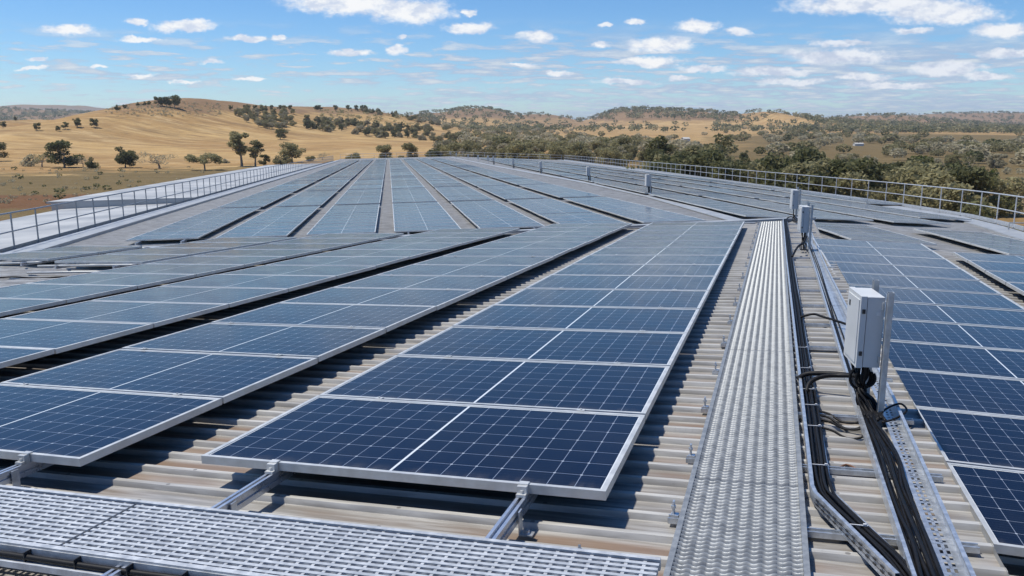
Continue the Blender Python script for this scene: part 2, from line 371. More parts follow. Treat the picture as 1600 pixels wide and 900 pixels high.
# gutter strips inside the two fences
mb = MB(); fz = []
for (x, yv) in FENCE_R: fz.append(np.array([x, yv, zE(x, yv) + PAN]))
for a, b_ in zip(fz[:-1], fz[1:]):
    d = (b_ - a) / np.linalg.norm(b_ - a); sx = np.cross(d, (0, 0, 1))
    mb.bar(a - sx * .62 + (0, 0, .09), b_ - sx * .62 + (0, 0, .09), .75, .04)
    mb.bar(a - sx * 1.0 + (0, 0, .04), b_ - sx * 1.0 + (0, 0, .04), .05, .12)
part('gutter', mb, M['flash'], bld)
mb = MB()
mb.bar(FL.p(-9, -2.25, PAN + .09), FL.p(140, -2.25, PAN + .09), .70, .04); mb.bar(FL.p(-9, -1.86, PAN + .05), FL.p(140, -1.86, PAN + .05), .05, .12)
part('gutter', mb, M['flash'], bld)
# outer walls down to the ground
mb = MB()
outline = [FL.p(-30, -3.05, PAN), FL.p(165, -3.05, PAN), np.array([RID[-1][0], END_Y, plane_z(FL, RID[-1][0], END_Y) + PAN])] + [f + (.08, 0, -.02) for f in fz[::-1]]
for a, b_ in zip(outline[:-1], outline[1:]):
    mb.add([a, b_, (b_[0], b_[1], -.3), (a[0], a[1], -.3)], [(0, 1, 2, 3)])
part('wall', mb, M['wall'], bld)

# ------------------------------------------------------------------ solar panels
PW, PL_ = 1.984, 1.082
def panel_meshes(W, L):
    f = MB(); lip, th = .022, .040; X, Y, Z = (1, 0, 0), (0, 1, 0), (0, 0, 1)
    f.box((0, lip / 2, -th / 2), X, Y, Z, W / 2, lip / 2, th / 2); f.box((0, L - lip / 2, -th / 2), X, Y, Z, W / 2, lip / 2, th / 2)
    for k in (-1, 1): f.box((k * (W / 2 - lip / 2), L / 2, -th / 2), X, Y, Z, lip / 2, L / 2 - lip - .0005, th / 2)
    g = MB(); w2, a, b_ = W / 2 - lip + .004, lip - .004, L - lip + .004
    g.v = [(-w2, a, -.004), (w2, a, -.004), (w2, b_, -.004), (-w2, b_, -.004)]; g.f = [(0, 1, 2, 3)]
    me_f = mesh_from('frame', f, M['alu']); me_g = mesh_from('glass_face', g, M['glass'], uv=[(0, 0), (1, 0), (1, 1), (0, 1)])
    return me_f, me_g
MESH_A = panel_meshes(PW, PL_); MESH_D = panel_meshes(PW * .88, .95)
NP = [0]
def panel(Fsub, a, label, group, meshes, W):
    """Fsub origin = right edge; panel spans v in [-W,0]"""
    q = Fsub.p(a, -W / 2); o = thing('solar_panel', label, 'solar panel', q, group, Fsub.R())
    j = rng.normal(0, 1, 2) * math.radians(.16)
    o.matrix_world = WM[o.name] @ Matrix.Rotation(j[0], 4, 'X') @ Matrix.Rotation(j[1] * .5, 4, 'Y')
    link('frame', meshes[0], o); link('glass_face', meshes[1], o); NP[0] += 1; return o
def array(Fsub, n, pitch, W, meshes, where, group, start=0):
    for i in range(n):
        pl = 'nearest panel' if i == 0 else ('farthest panel' if i == n - 1 else f'{ORD[i]} panel from the front')
        panel(Fsub, (i + start) * pitch, f'blue {pl} {where}', group, meshes, W)
WB, WA = 1.80, 1.86
MESH_B, MESH_2 = panel_meshes(WB, PL_), panel_meshes(WA, PL_)
aC = NL.sub(0, 0); aB = NL.sub(-.17, -2.555, .010); aA = NL.sub(1.909, -4.86, .018); aA2 = NL.sub(3.05, -7.04, .014)
aA3 = NL.sub(7.72, -9.12, .030); aA4 = NL.sub(8.12, -11.48, .045)
array(aC, 14, 1.1, PW, MESH_A, 'in the array beside the long walkway', 'panels of the array beside the long walkway')
array(aB, 14, 1.1, WB, MESH_B, 'in the second array left of the long walkway', 'panels of the second array left of the walkway')
array(aA, 13, 1.1, WA, MESH_2, 'in the third array left of the long walkway', 'panels of the third array left of the walkway', -2)
array(aA2, 11, 1.1, WA, MESH_2, 'in the fourth array left of the long walkway', 'panels of the fourth array left of the walkway', -2)
array(aA3, 4, 1.1, WA, MESH_2, 'in the short four panel array near the left seam', 'panels of the short array near the left seam')
array(aA4, 2, 1.1, WA, MESH_2, 'in the two panel array at the left seam', 'panels of the two panel array')
aD = NR.sub(0, PW * .88); aD2 = NR.sub(.02, 2.03 + PW * .88)
array(aD, 12, .968, PW * .88, MESH_D, 'in the array right of the cable trays', 'panels of the array right of the trays')
array(aD2, 11, .968, PW * .88, MESH_D, 'in the array at the right picture edge', 'panels of the array at the right edge', 0)
NEAR = NP[0]
# far left blocks: seven columns, blocks separated by small gaps
FARV = [[], []]
def far_static(Fs, a, W, L):
    p = [Fs.p(a, -W), Fs.p(a, 0), Fs.p(a + L, 0), Fs.p(a + L, -W)]; j = rng.normal(0, .004)
    FARV[0].append([q + Fs.n * (j * (1 if k > 1 else -1)) for k, q in enumerate(p)])
COLN = ['first', 'second', 'third', 'fourth', 'fifth', 'sixth', 'seventh']
blocks = []; s = 0.0
for n in (11, 11, 14, 14, 14, 14, 14, 14, 14): blocks.append((s, n)); s += n * 1.1 + .75
LIMIT = 299
pending = []
for k in range(7):
    for bi, (s0, n) in enumerate(blocks):
        f = FL.sub(s0 + (0.30 if k in (0,) else 0), 2.0 + 2.53 * k, 0, 0)
        for i in range(n):
            if bi == 0: lab = f'{ORD[i]} panel of the first block in the {COLN[k]} far column from left guardrail'
            else: lab = f'{ORD[i]} panel of the {ORD[bi]} block in the {COLN[k]} far column from left guardrail'
            pending.append((f.p(i * 1.1, -1)[1] + (200 if bi > 1 else 0), f, i * 1.1, lab, 'panels of the far left roof'))
# far right blocks: E1/E2 first blocks turned towards the near rows, then fanned columns
def erframe(x, y, az):
    u = np.array([math.sin(az), math.cos(az), 0]); v = np.array([math.cos(az), -math.sin(az), 0])
    u[2] = (zE(x + u[0], y + u[1]) - zE(x, y)); v[2] = (zE(x + v[0] * 2, y + v[1] * 2) - zE(x, y)) / 2
    u /= np.linalg.norm(u); v -= u * (v @ u); v /= np.linalg.norm(v); n = np.cross(v, u); return Fr(np.array([x, y, zE(x, y)]) - UP, u, v, n)
def hitE(px, py):
    d = ray(px, py); c = np.array([0, 0, GZ]); lo, hi = 5., 250.
    for _ in range(50):
        md = (lo + hi) / 2; q = c + d / d[1] * md
        if q[2] > zE(q[0], q[1]): lo = md
        else: hi = md
    return c + d / d[1] * lo
ELINE = []
for (px, py, az, n, nm) in [(1330, 373, .115, 5, 'nearest block behind the right seam'), (1577, 396, .150, 6, 'right hand block behind the right seam')]:
    q = hitE(px, py)
    for i in range(n): pending.append((q[1] + i, erframe(q[0] + math.sin(az) * i * 1.1, q[1] + math.cos(az) * i * 1.1, az).sub(0, PW), 0.0, f'grey sheened panel, {ORD[i]} from the front in the {nm}', 'panels of the far right roof'))
for k in range(5):
    t = .75 + k * 2.5; start = [27.2, 27.6, 27.5, 30.5, 40][k]; az = -.103 + .012 * k
    x = RID[1][0] + .55 + k * 2.5 + (start - RID[1][1]) * math.tan(az); y = start
    for bi in range(11):
        if y > END_Y - 18: break
        for i in range(11):
            pending.append((y + i * 1.1 + (0 if bi == 0 else 200), erframe(x + math.sin(az) * i * 1.1, y + math.cos(az) * i * 1.1, az).sub(0, PW), 0.0, f'grey sheened panel, {ORD[i]} in the {ORD[bi]} block of the {COLN[k]} column right of the ridge', 'panels of the far right roof'))
        Lb = 11 * 1.1 + .6; x += math.sin(az) * Lb; y += math.cos(az) * Lb; az -= .004 * k
pending.sort(key=lambda q: q[0])
for j, (key, f, a, lab, grp) in enumerate(pending):
    if NP[0] < LIMIT: panel(f, a, lab, grp, MESH_A, PW)
    else: far_static(f, a, PW, PL_)
# the remaining distant panels
V = np.array(FARV[0]); nP = len(V); me = bpy.data.meshes.new('distant_solar_panels')
e = .022; vs = []; fs = []; mi = []; uvs = []
for q in V:
    o = len(vs); c = q.mean(0); nn = np.cross(q[1] - q[0], q[3] - q[0]); nn /= np.linalg.norm(nn)
    ax = (q[1] - q[0]) / np.linalg.norm(q[1] - q[0]); ay = (q[3] - q[0]) / np.linalg.norm(q[3] - q[0])
    inn = [q[0] + ax * e + ay * e, q[1] - ax * e + ay * e, q[2] - ax * e - ay * e, q[3] + ax * e - ay * e]
    vs += list(q) + [p for p in inn] + [p - nn * .04 for p in q]
    fs += [(o + 4, o + 5, o + 6, o + 7)] + [(o + i, o + (i + 1) % 4, o + 4 + (i + 1) % 4, o + 4 + i) for i in range(4)] + [(o + 8 + i, o + 8 + (i + 1) % 4, o + (i + 1) % 4, o + i) for i in range(4)]
    mi += [0] + [1] * 8; uvs += [(0, 0), (1, 0), (1, 1), (0, 1)] + [(0, 0)] * 32
me.from_pydata([tuple(p) for p in vs], [], fs); me.materials.append(M['glass']); me.materials.append(M['alu']); me.polygons.foreach_set('material_index', mi)
ul = me.uv_layers.new(name='UVMap'); ul.data.foreach_set('uv', np.array(uvs, np.float32).ravel())
setp(link('distant_solar_panels', me), 'rows of distant solar panels covering the far end of the roof', 'solar panels', kind='stuff')

# ------------------------------------------------------------------ mounting rails
def rail_obj(F, t, s0, s1, label, group, clamp_at=None, mids=(), z=-.041, feet=()):
    o = thing('mounting_rail', label, 'mounting rail', F.p(s0, t, PAN), group, F.R())
    mb = MB(); wd, ht = .042, .062
    # extrusion with a slot in the top and a groove down each side
    P = [(-wd/2, -ht), (wd/2, -ht), (wd/2, -ht*.62), (wd/2-.008, -ht*.58), (wd/2-.008, -ht*.40), (wd/2, -ht*.36), (wd/2, 0), (.007, 0), (.007, -.016), (-.007, -.016), (-.007, 0), (-wd/2, 0), (-wd/2, -ht*.36), (-wd/2+.008, -ht*.40), (-wd/2+.008, -ht*.58), (-wd/2, -ht*.62)]
    n = len(P); vs = [F.p(a, t + x, z + h) for a in (s0, s1) for x, h in P]
    mb.add(vs, [(i, (i + 1) % n, n + (i + 1) % n, n + i) for i in range(n)] + [tuple(range(n)), tuple(n + i for i in range(n))[::-1]])
    part('rail', mb, M['rail'], o)
    if clamp_at is not None:
        cb = MB(); c = clamp_at
        cb.box(F.p(c - .018, t, z + .020), F.v, F.u, F.n, .021, .016, .022); cb.box(F.p(c + .003, t, z + .0445), F.v, F.u, F.n, .021, .016, .0025)
        cb.box(F.p(c - .040, t, z + .007), F.v, F.u, F.n, .021, .012, .006)
        bt = [F.p(c - .034, t, z + .012), F.p(c - .034, t, z + .026)]; cb.tube(bt, .008, 6)
        part('end_clamp', cb, M['alu'], o)
    for a in mids:
        cb = MB(); cb.box(F.p(a, t, z + .0435), F.v, F.u, F.n, .022, .017, .0025); cb.tube([F.p(a, t, z + .045), F.p(a, t, z + .052)], .006, 6)
        part('mid_clamp', cb, M['alu'], o)
    for a in feet:
        cb = MB(); cb.box(F.p(a, t + .030, z - .055), F.v, F.u, F.n, .003, .02, .048); cb.box(F.p(a, t + .055, z - .104), F.v, F.u, F.n, .028, .02, .003)
        cb.tube([F.p(a, t + .06, z - .102), F.p(a, t + .06, z - .088)], .009, 6); part('foot', cb, M['galv'], o)
    return o
RG = 'rails under the panels'
mids = [i * 1.1 - .009 for i in range(1, 9)]
rail_obj(NL, -1.575, -2.2, 15.4, 'aluminium rail under the left half of the array beside the long walkway', RG, -.0, mids, feet=(-.36, -1.3))
rail_obj(NL, -.352, -1.0, 15.4, 'aluminium rail under the right half of the array beside the long walkway', RG, -.0, mids, feet=(-.16,))
rail_obj(aB, -1.575, -1.2, 15.4, 'aluminium rail under the left half of the second array left of the walkway', RG, 0, mids)
rail_obj(aB, -.335, -1.2, 15.4, 'aluminium rail under the right half of the second array left of the walkway', RG, 0, mids, feet=(-.10,))
for nm, F, L0, L1 in (('third array left of the walkway', aA, -2.25, 12.1), ('fourth array left of the walkway', aA2, -2.25, 9.9), ('short array near the left seam', aA3, -.25, 4.5), ('two panel array at the left seam', aA4, -.25, 2.3)):
    for sd_, t in (('left', -1.575), ('right', -.352)): rail_obj(F, t, L0, L1, f'aluminium rail under the {sd_} half of the {nm}', RG)
for nm, F, L0, L1 in (('array right of the cable trays', aD, -.1, 11.7), ('array at the right picture edge', aD2, -.1, 10.7)):
    for sd_, t in (('left', -1.39), ('right', -.31)): rail_obj(F, t, L0, L1, f'aluminium rail under the {sd_} half of the {nm}', RG, feet=(.12,) if L0 < 0 else ())
for k in range(7):
    f = FL.sub(0, 2.0 + 2.53 * k)
    for sd_, t in (('left', -1.575), ('right', -.352)):
        rail_obj(f, t, -.22, 112, f'aluminium rail under the {sd_} half of the {COLN[k]} far column from left guardrail', RG, feet=(-.1,))

# ------------------------------------------------------------------ walkways
def wavy_grating(F, s0, s1, t0, t1, h, name, parent):
    nx = 44; ts = np.linspace(t0, t1, nx + 1); Vs = []; Qs = []; o = 0
    ph = (ts - t0) / (t1 - t0) * 2 * math.pi * 9; prng = np.random.default_rng(int(abs(s0) * 10))
    for a in np.arange(s0 + .012, s1 - .01, .035):
        wz = .0034 * np.cos(ph); ws = .0042 * np.sin(ph); j = prng.normal(0, .0006)
        rowsv = [(a + ws - .001, h - .030 + 0 * wz), (a + ws, h + wz + j), (a + ws + .0105, h + wz * .8 + j), (a + ws + .0115, h - .030 + 0 * wz)]
        for sv, hv in rowsv: Vs.append(F.O + np.outer(sv, F.u) + np.outer(ts, F.v) + np.outer(hv, F.n))
        base = o + np.arange(nx)
        for r in range(3): Qs.append(np.stack([base + r * (nx + 1), base + r * (nx + 1) + 1, base + (r + 1) * (nx + 1) + 1, base + (r + 1) * (nx + 1)], 1))
        o += 4 * (nx + 1)
    V = np.concatenate(Vs) ; inv = np.array(WM[parent.name].inverted()); V = V @ inv[:3, :3].T + inv[:3, 3]
    ob = link(name, mesh_fast(name, V, np.concatenate(Qs), M['grate']), parent); return ob
WK = thing('roof_walkway', 'long galvanised grating walkway running up the roof between array and trays', 'walkway', NL.p(-2.2, .54, PAN))
wl, wr, wh = .300, .776, -.120
edges = [-2.2, .55, 3.3, 6.05, 8.8, 11.55, 14.3, 17.45]
for a, b_ in zip(edges[:-1], edges[1:]): wavy_grating(NL, a + .006, b_ - .006, wl + .012, wr - .012, wh, 'grating', WK)
for t in (wl, wr):
    mb = MB(); mb.box(NL.p(7.6, t, wh - .018), NL.v, NL.u, NL.n, .011, 9.85, .022); part('side_channel', mb, M['grate'], WK)
mb = MB()
for i in range(24):                          # teeth of the grating ends along the edge
    pass
CW = thing('roof_walkway', 'grating walkway crossing the foreground with black conduit along its edge', 'walkway', NL.p(-.56, -2, PAN))
c0, c1, ct0, ct1, ch = -.945, -.525, -5.2, .292, -.016
def lattice(t0, t1):
    mb = MB(); n = 12
    for i in range(n):
        a = c0 + .025 + (c1 - c0 - .05) * i / (n - 1); mb.box(NL.p(a, (t0 + t1) / 2, ch - .010), NL.v, NL.u, NL.n, (t1 - t0) / 2, .0085, .010)
    k = int((t1 - t0) / .062)
    for i in range(k):
        t = t0 + .02 + i * .062; mb.box(NL.p((c0 + c1) / 2, t, ch - .007), NL.v, NL.u, NL.n, .006, (c1 - c0) / 2 - .004, .004)
        for j in range(n - 1):               # small raised tabs between the long bars
            a = c0 + .025 + (c1 - c0 - .05) * (j + .5) / (n - 1); mb.box(NL.p(a, t + .031, ch - .013), NL.v, NL.u, NL.n, .011, .007, .003)
    return mb
for a, b_ in ((ct0, -1.90), (-1.886, ct1)): part('grating', lattice(a, b_), M['lattice'], CW)
mb = MB(); mb.box(NL.p(c1 + .010, (ct0 + ct1) / 2, ch - .016), NL.v, NL.u, NL.n, (ct1 - ct0) / 2, .010, .020); part('side_channel', mb, M['lattice'], CW)
mb = MB(); tm, th_ = (ct0 + ct1) / 2, (ct1 - ct0) / 2
mb.box(NL.p(c0 - .008, tm, ch - .003), NL.v, NL.u, NL.n, th_, .012, .006); mb.box(NL.p(c0 - .020, tm, ch - .028), NL.v, NL.u, NL.n, th_, .004, .022)
mb.box(NL.p(c0 - .052, tm, ch - .050), NL.v, NL.u, NL.n, th_, .032, .004); mb.box(NL.p(c0 - .086, tm, ch - .044), NL.v, NL.u, NL.n, th_, .003, .012); part('side_channel', mb, M['lattice'], CW)
CD = thing('conduit', 'black conduit strapped along the front edge of the crossing walkway', 'conduit', NL.p(c0 - .05, -2, ch))
mb = MB(); mb.tube([NL.p(c0 - .043 + .003 * math.sin(i * .9), ct0 + i * (ct1 - ct0 - .25) / 20, ch - .032 + .002 * math.sin(i * 1.7)) for i in range(21)], .0115, 8); part('pipe', mb, M['cable'], CD, smooth=True)
for i in range(22):
    t = ct0 + .15 + i * .235; mb = MB(); mb.box(NL.p(c0 - .040, t, ch - .026), NL.v, NL.u, NL.n, .0022, .017, .018); part('cable_tie', mb, M['dark'], CD)
# transverse support struts below walkway and trays, with small edge clamps
STR = [-1.0, .12, .85, 1.72, 2.62, 3.55, 4.5, 5.5, 6.5, 7.5, 8.6, 9.7, 10.8, 11.9, 13.0, 14.1, 15.2, 16.3]
for i, a in enumerate(STR):
    o = thing('support_strut', f'galvanised cross strut under walkway and trays, {ORD[i] + " from the front" if i < 16 else ("second from the seam" if i == 16 else "nearest to the seam")}', 'support strut', NL.p(a, .8, PAN), 'struts under the walkway and trays')
    mb = MB(); t1 = 1.40
    mb.box(NL.p(a - .017, (t1 + .24) / 2, -.146), NL.v, NL.u, NL.n, (t1 - .24) / 2, .004, .012); mb.box(NL.p(a + .017, (t1 + .24) / 2, -.146), NL.v, NL.u, NL.n, (t1 - .24) / 2, .004, .012)
    mb.box(NL.p(a, (t1 + .24) / 2, -.155), NL.v, NL.u, NL.n, (t1 - .24) / 2, .0125, .003); part('channel', mb, M['galv'], o)
    mb = MB(); mb.box(NL.p(a, .268, -.128), NL.v, NL.u, NL.n, .016, .016, .006); mb.box(NL.p(a + .012, .262, -.10), NL.v, NL.u, NL.n, .004, .012, .03)
    mb.tube([NL.p(a, .262, -.13), NL.p(a, .262, -.075)], .006, 6); mb.tube([NL.p(a, .262, -.095), NL.p(a, .262, -.085)], .011, 6); part('clamp', mb, M['galv'], o)

# ------------------------------------------------------------------ cable trays
def poly_strip(mb, pts, offs):
    """extrude profile offs [(across, up)...] along NL polyline pts [(s,t)]"""
    k = len(offs); P = []
    for i, (s, t) in enumerate(pts):
        a = np.array(pts[max(i - 1, 0)]); b_ = np.array(pts[min(i + 1, len(pts) - 1)]); d = (b_ - a) / np.linalg.norm(b_ - a); nrm = np.array([-d[1], d[0]])
        for (x, h) in offs: P.append(NL.p(s + nrm[0] * x, t + nrm[1] * x, h))
    mb.add(P, [(i * k + j, i * k + j + 1, (i + 1) * k + j + 1, (i + 1) * k + j) for i in range(len(pts) - 1) for j in range(k - 1)])
def flange(pts, top, bot, lipx, th=.004):
    """thin upright wall with a turned lip"""
    mb = MB(); poly_strip(mb, pts, [(0, bot), (0, top), (lipx, top), (lipx, top - .006), (th if lipx > 0 else -th, top - .006), (th if lipx > 0 else -th, bot), (0, bot)]); return mb
T1 = thing('cable_tray', 'narrow cable tray beside the walkway bending right in the foreground', 'cable tray', NL.p(3, .85, PAN))
L1 = [(17.3, .790), (9, .790), (.46, .812), (.38, .822), (-.30, 1.058)]
part('side_wall', flange(L1, -.078, -.134, -.016), M['galv'], T1)
R1 = [(17.3, .885), (9, .890), (.55, .905), (.47, .918), (-.20, 1.145)]
part('side_wall', flange(R1, -.112, -.134, .006), M['galv'], T1)
mb = MB(); poly_strip(mb, [(a[0], (a[1] + b_[1]) / 2) for a, b_ in zip(L1, R1)], [(-.045, -.136), (.045, -.136)]); part('base', mb, M['galv'], T1)
mb = MB()
for k in range(12):                          # slots in the outer wall of the bend
    f = (k + .5) / 12; s, t = .36 + (-.30 - .36) * f, .829 + (1.058 - .829) * f; d = np.array([-.68, .236]); d /= np.linalg.norm(d)
    ax = NL.u * d[0] + NL.v * d[1]; nx = np.cross(ax, NL.n)
    for hh in (-.097, -.116):
        mb.box(NL.p(s, t, hh) + nx * (.0035 if nx @ NL.v < 0 else -.0035), ax, NL.n, nx, .011, .0035, .0015)
for hh in (-.097, -.116):
    q0, q1 = NL.p(.36, .829, hh), NL.p(-.30, 1.058, hh); mb.bar(q0 + nx * (.0035 if nx @ NL.v < 0 else -.0035), q1 + nx * (.0035 if nx @ NL.v < 0 else -.0035), .0024, .0012, NL.n)
part('perforation', mb, M['dark'], T1)
T2 = thing('cable_tray', 'wide cable tray with perforated floor passing under the inverter boxes', 'cable tray', NL.p(3, 1.2, PAN))
L2 = [(17.2, 1.135), (9.6, 1.135), (2, 1.105), (-.45, 1.112), (-1.9, 1.11)]; R2 = [(17.2, 1.300), (8, 1.282), (2, 1.335), (-.45, 1.312), (-1.9, 1.31)]
part('side_wall', flange(L2, -.078, -.136, -.014), M['galv'], T2); part('side_wall', flange(R2, -.078, -.136, .016), M['galv'], T2)
# perforated floor strip: real slots between cross webs
mb = MB()
def lerp2(P, s): return float(np.interp(-s, [-q[0] for q in P], [q[1] for q in P]))
def fl(s, x): return NL.p(s, lerp2(R2, s) - x, -.135)
s = -1.85
while s < 17.0:
    w_ = .05 if s < 6 else .2
    for x0, x1 in ((0.002, .028), (.040, .052), (.064, .085)):
        mb.add([fl(s, x0), fl(s, x1), fl(s + w_, x1), fl(s + w_, x0)], [(0, 1, 2, 3)])
    mb.add([fl(s, .028), fl(s, .064), fl(s + w_ * .42, .064), fl(s + w_ * .42, .028)], [(0, 1, 2, 3)])
    s += w_
part('perforated_floor', mb, M['galv'], T2)
mb = MB()
for k in range(60):                          # slotted holes in the right wall
    s = -.4 + k * .075; mb.box(NL.p(s, lerp2(R2, s) - .0035, -.106), NL.u, NL.n, NL.v, .016, .008, .0015)
for k in range(20):
    a_, b_ = -.4 + k * .22, -.4 + (k + 1) * .22; mb.bar(NL.p(a_, lerp2(R2, a_) - .0035, -.106), NL.p(b_, lerp2(R2, b_) - .0035, -.106), .0024, .0012, NL.n)
part('perforation', mb, M['post'], T2)
mb = MB(); poly_strip(mb, [(17.2, 1.215), (2.6, 1.20)], [(-.075, -.137), (.075, -.137)]); part('base', mb, M['galv'], T2)

# ------------------------------------------------------------------ cables
def smooth_path(P, n=6):
    P = [np.asarray(p, float) for p in P]; P = [2 * P[0] - P[1]] + P + [2 * P[-1] - P[-2]]; out = []
    for i in range(1, len(P) - 2):
        for k in range(n):
            t = k / n; a, b_, c, d = P[i - 1:i + 3]
            out.append(.5 * ((2 * b_) + (c - a) * t + (2 * a - 5 * b_ + 4 * c - d) * t * t + (3 * b_ - a - 3 * c + d) * t ** 3))
    out.append(P[-2]); return out
def cable(pts, r, label, group='cables in the trays', m='cable', n=7, frame=True):
    P = [NL.p(*q) for q in pts] if frame else pts
    o = thing('cable', label, 'cable', P[0], group); mb = MB(); mb.tube(smooth_path(P), r, n); part('sheath', mb, M[m], o, smooth=True); return o
rr = random.Random(3)
for i in range(8):                           # bundle in the narrow tray, following its bend
    x = .012 + .0105 * i; lay = (i % 3) * .012; pts = []
    for s in (17.2, 13, 9.5, 7, 5.2, 3.8, 2.6, 1.6, .9, .52, .36, .10, -.15, -.42):
        if s > .45: t = lerp2(L1, s) + x + rr.uniform(-.004, .004)
        else:
            t = lerp2(L1, s) + x * 1.05 + .012
        pts.append((s, t, -.122 + lay + rr.uniform(0, .006)))
    cable(pts, .0072 if i % 2 else .0062, 'black cable lying in the bundle of the narrow tray beside the walkway', 'cable bundle in the narrow tray')
for i in range(9):                           # bundle in the wide tray, from the box forwards
    x = .016 + .0108 * i; pts = []
    for s in (1.72, 1.5, 1.25, .95, .6, .3, 0, -.3, -.8, -1.4, -1.9):
        t = lerp2(L2, s) + x * (1.0 if s < 1.3 else .75) + rr.uniform(-.006, .006) + (.02 if i > 5 and s < 1.2 and s > .9 else 0)
        pts.append((s, t, -.124 + (i % 3) * .011 + rr.uniform(0, .008)))
    cable(pts, .0085 if i % 3 else .0065, 'thick black cable lying in the wide tray in front of the nearest box', 'cable bundle in the wide tray')
for i in range(3):
    pts = [(s, lerp2(L2, s) + .03 + .02 * i + rr.uniform(-.008, .008), -.126) for s in (16.8, 13, 10.5, 8, 6, 4, 2.3, 1.75)]
    cable(pts, .006, 'thin black cable lying in the far part of the wide tray', 'thin cables in the wide tray')
TG = 'ties round the narrow tray bundle'
for i, s in enumerate((1.35, 1.75, 2.1, 2.65, 3.3, .75, .1)):
    t = lerp2(L1, s) + .05; o = thing('cable_tie', 'pale cable tie round the bundle in the narrow tray', 'cable tie', NL.p(s, t, -.1), TG)
    mb = MB(); mb.box(NL.p(s, t, -.0885), NL.v, NL.u, NL.n, .042, .003, .0015); mb.box(NL.p(s, t + .03, -.085), NL.v, NL.u, NL.n, .006, .005, .004); part('strap', mb, M['tie'], o)
cable([(2.34, .80, -.09), (2.33, .86, -.05), (2.30, .98, -.035), (2.26, 1.08, -.03), (2.18, 1.165, -.02), (2.02, 1.19, -.02)], .016, 'thick black cable bridging from the narrow tray to the nearest box, upper one', 'cables bridging to the nearest box')
cable([(2.08, .845, -.11), (2.15, .87, -.06), (2.2, .95, -.03), (2.2, 1.05, -.02), (2.12, 1.16, .0), (2.0, 1.19, .02)], .014, 'thick black cable arching from the narrow tray to the nearest box, lower one', 'cables bridging to the nearest box')
for i, (s0, s1, d) in enumerate(((1.74, 1.62, .02), (1.66, 1.50, .03), (1.58, 1.52, .015), (1.43, 1.36, .02))):
    cable([(s0, .90, -.12), (s0 - .02, .96, -.13), ((s0 + s1) / 2 - d, 1.03, -.155), (s1, 1.10, -.14), (s1 + .05, 1.14, -.11)], .0065, ['thin black cable crossing the roof between the trays, farthest of four', 'thin black cable crossing the roof between the trays, second farthest of four', 'thin black cable crossing the roof between the trays, third of four', 'thin black cable crossing the roof between the trays, nearest of four'][i], 'thin cables crossing between trays')
cable([(4.6, .86, -.10), (4.62, .98, -.07), (4.5, 1.06, -.07), (4.3, 1.2, -.08), (4.15, 1.32, -.1)], .011, 'black cable looping across both trays beyond the nearest box')
cable([(.92, .96, -.158), (.95, 1.0, -.15), (.90, 1.05, -.153), (.905, 1.10, -.15)], .005, 'short brown wire lying on the roof between the trays', m='copper')

# ------------------------------------------------------------------ inverter / isolator boxes on posts
def box_unit(F, s, t, yaw, k, label, cables=True, detail=True, base=PAN):
    """F: frame; k: size factor"""
    c, sn = math.cos(yaw), math.sin(yaw); ay = F.u * c + F.v * sn; ax = F.v * c - F.u * sn; up = np.array([0, 0, 1.])
    ax = ax - up * (ax @ up); ax /= np.linalg.norm(ax); ay = np.cross(up, ax)
    P0 = F.p(s, t, base)
    o = thing('isolator_box', label, 'electrical box', P0, 'grey boxes along the ridge')
    W, D, H = .125 * k, .275 * k, .40 * k; zb = .335 * k
    C = P0 + up * (zb + H / 2) - ax * .082 * k + ay * .06 * k
    mb = MB(); mb.box(C + ax * .018 * k, ax, ay, up, W / 2 - .018 * k, D / 2, H / 2); body = part('body', mb, M['box'], o)
    mb = MB(); mb.box(C - ax * (W / 2 - .016 * k), ax, ay, up, .016 * k, D / 2 + .004 * k, H / 2 + .004 * k)
    mb.box(C - ax * (W / 2 + .002 * k), ax, ay, up, .003 * k, D / 2 - .02 * k, H / 2 - .02 * k); door = part('door', mb, M['box'], o)
    if detail:
        for hz_ in (-.3, .3):
            mb = MB(); mb.box(C - ax * (W / 2 - .017 * k) - ay * (D / 2 + .006 * k) + up * H * hz_, ax, ay, up, .008 * k, .005 * k, .012 * k); part('latch', mb, M['dark'], door)
        mb = MB(); mb.box(C - ax * (W / 2 + .0062 * k) + up * H * .32 + ay * D * .25, ax, ay, up, .001, .012, .016); part('lock', mb, M['dark'], door)
        mb = MB(); mb.box(C - ay * (D / 2 + .0015) + up * H * .27 + ax * .035 * k, ax, ay, up, .012, .001, .010); part('rating_plate', mb, M['tie'], body)
    for q, ex in ((-.10, .035), (.19, .05)):
        mb = MB(); b0 = P0 + ay * q * k; x0 = .0
        top = zb + H + ex * k; wd = .014 * k
        for sx in (-1, 1): mb.box(b0 + up * (top / 2) + ay * sx * wd, ax, ay, up, wd, .0025, top / 2)
        mb.box(b0 + up * (top / 2) + ax * wd, ax, ay, up, .0025, wd - .003, top / 2)
        for sx in (-1, 1): mb.box(b0 + up * (top / 2) - ax * wd + ay * sx * wd * .72, ax, ay, up, .002, wd * .24, top / 2 - .003)
        part('post', mb, M['post'], o)
    mb = MB()
    for hz_ in (.12, .88): mb.box(P0 + ay * .05 * k + up * (zb + H * hz_) - ax * .027 * k, ax, ay, up, .006 * k, D / 2, .02 * k)
    part('bracket', mb, M['post'], o)
    mb = MB(); mb.box(P0 + up * .004, ax, ay, up, .05 * k, .05 * k, .004); part('base_plate', mb, M['galv'], o)
    return P0, ax, ay, up, C, W, D, H, zb, o
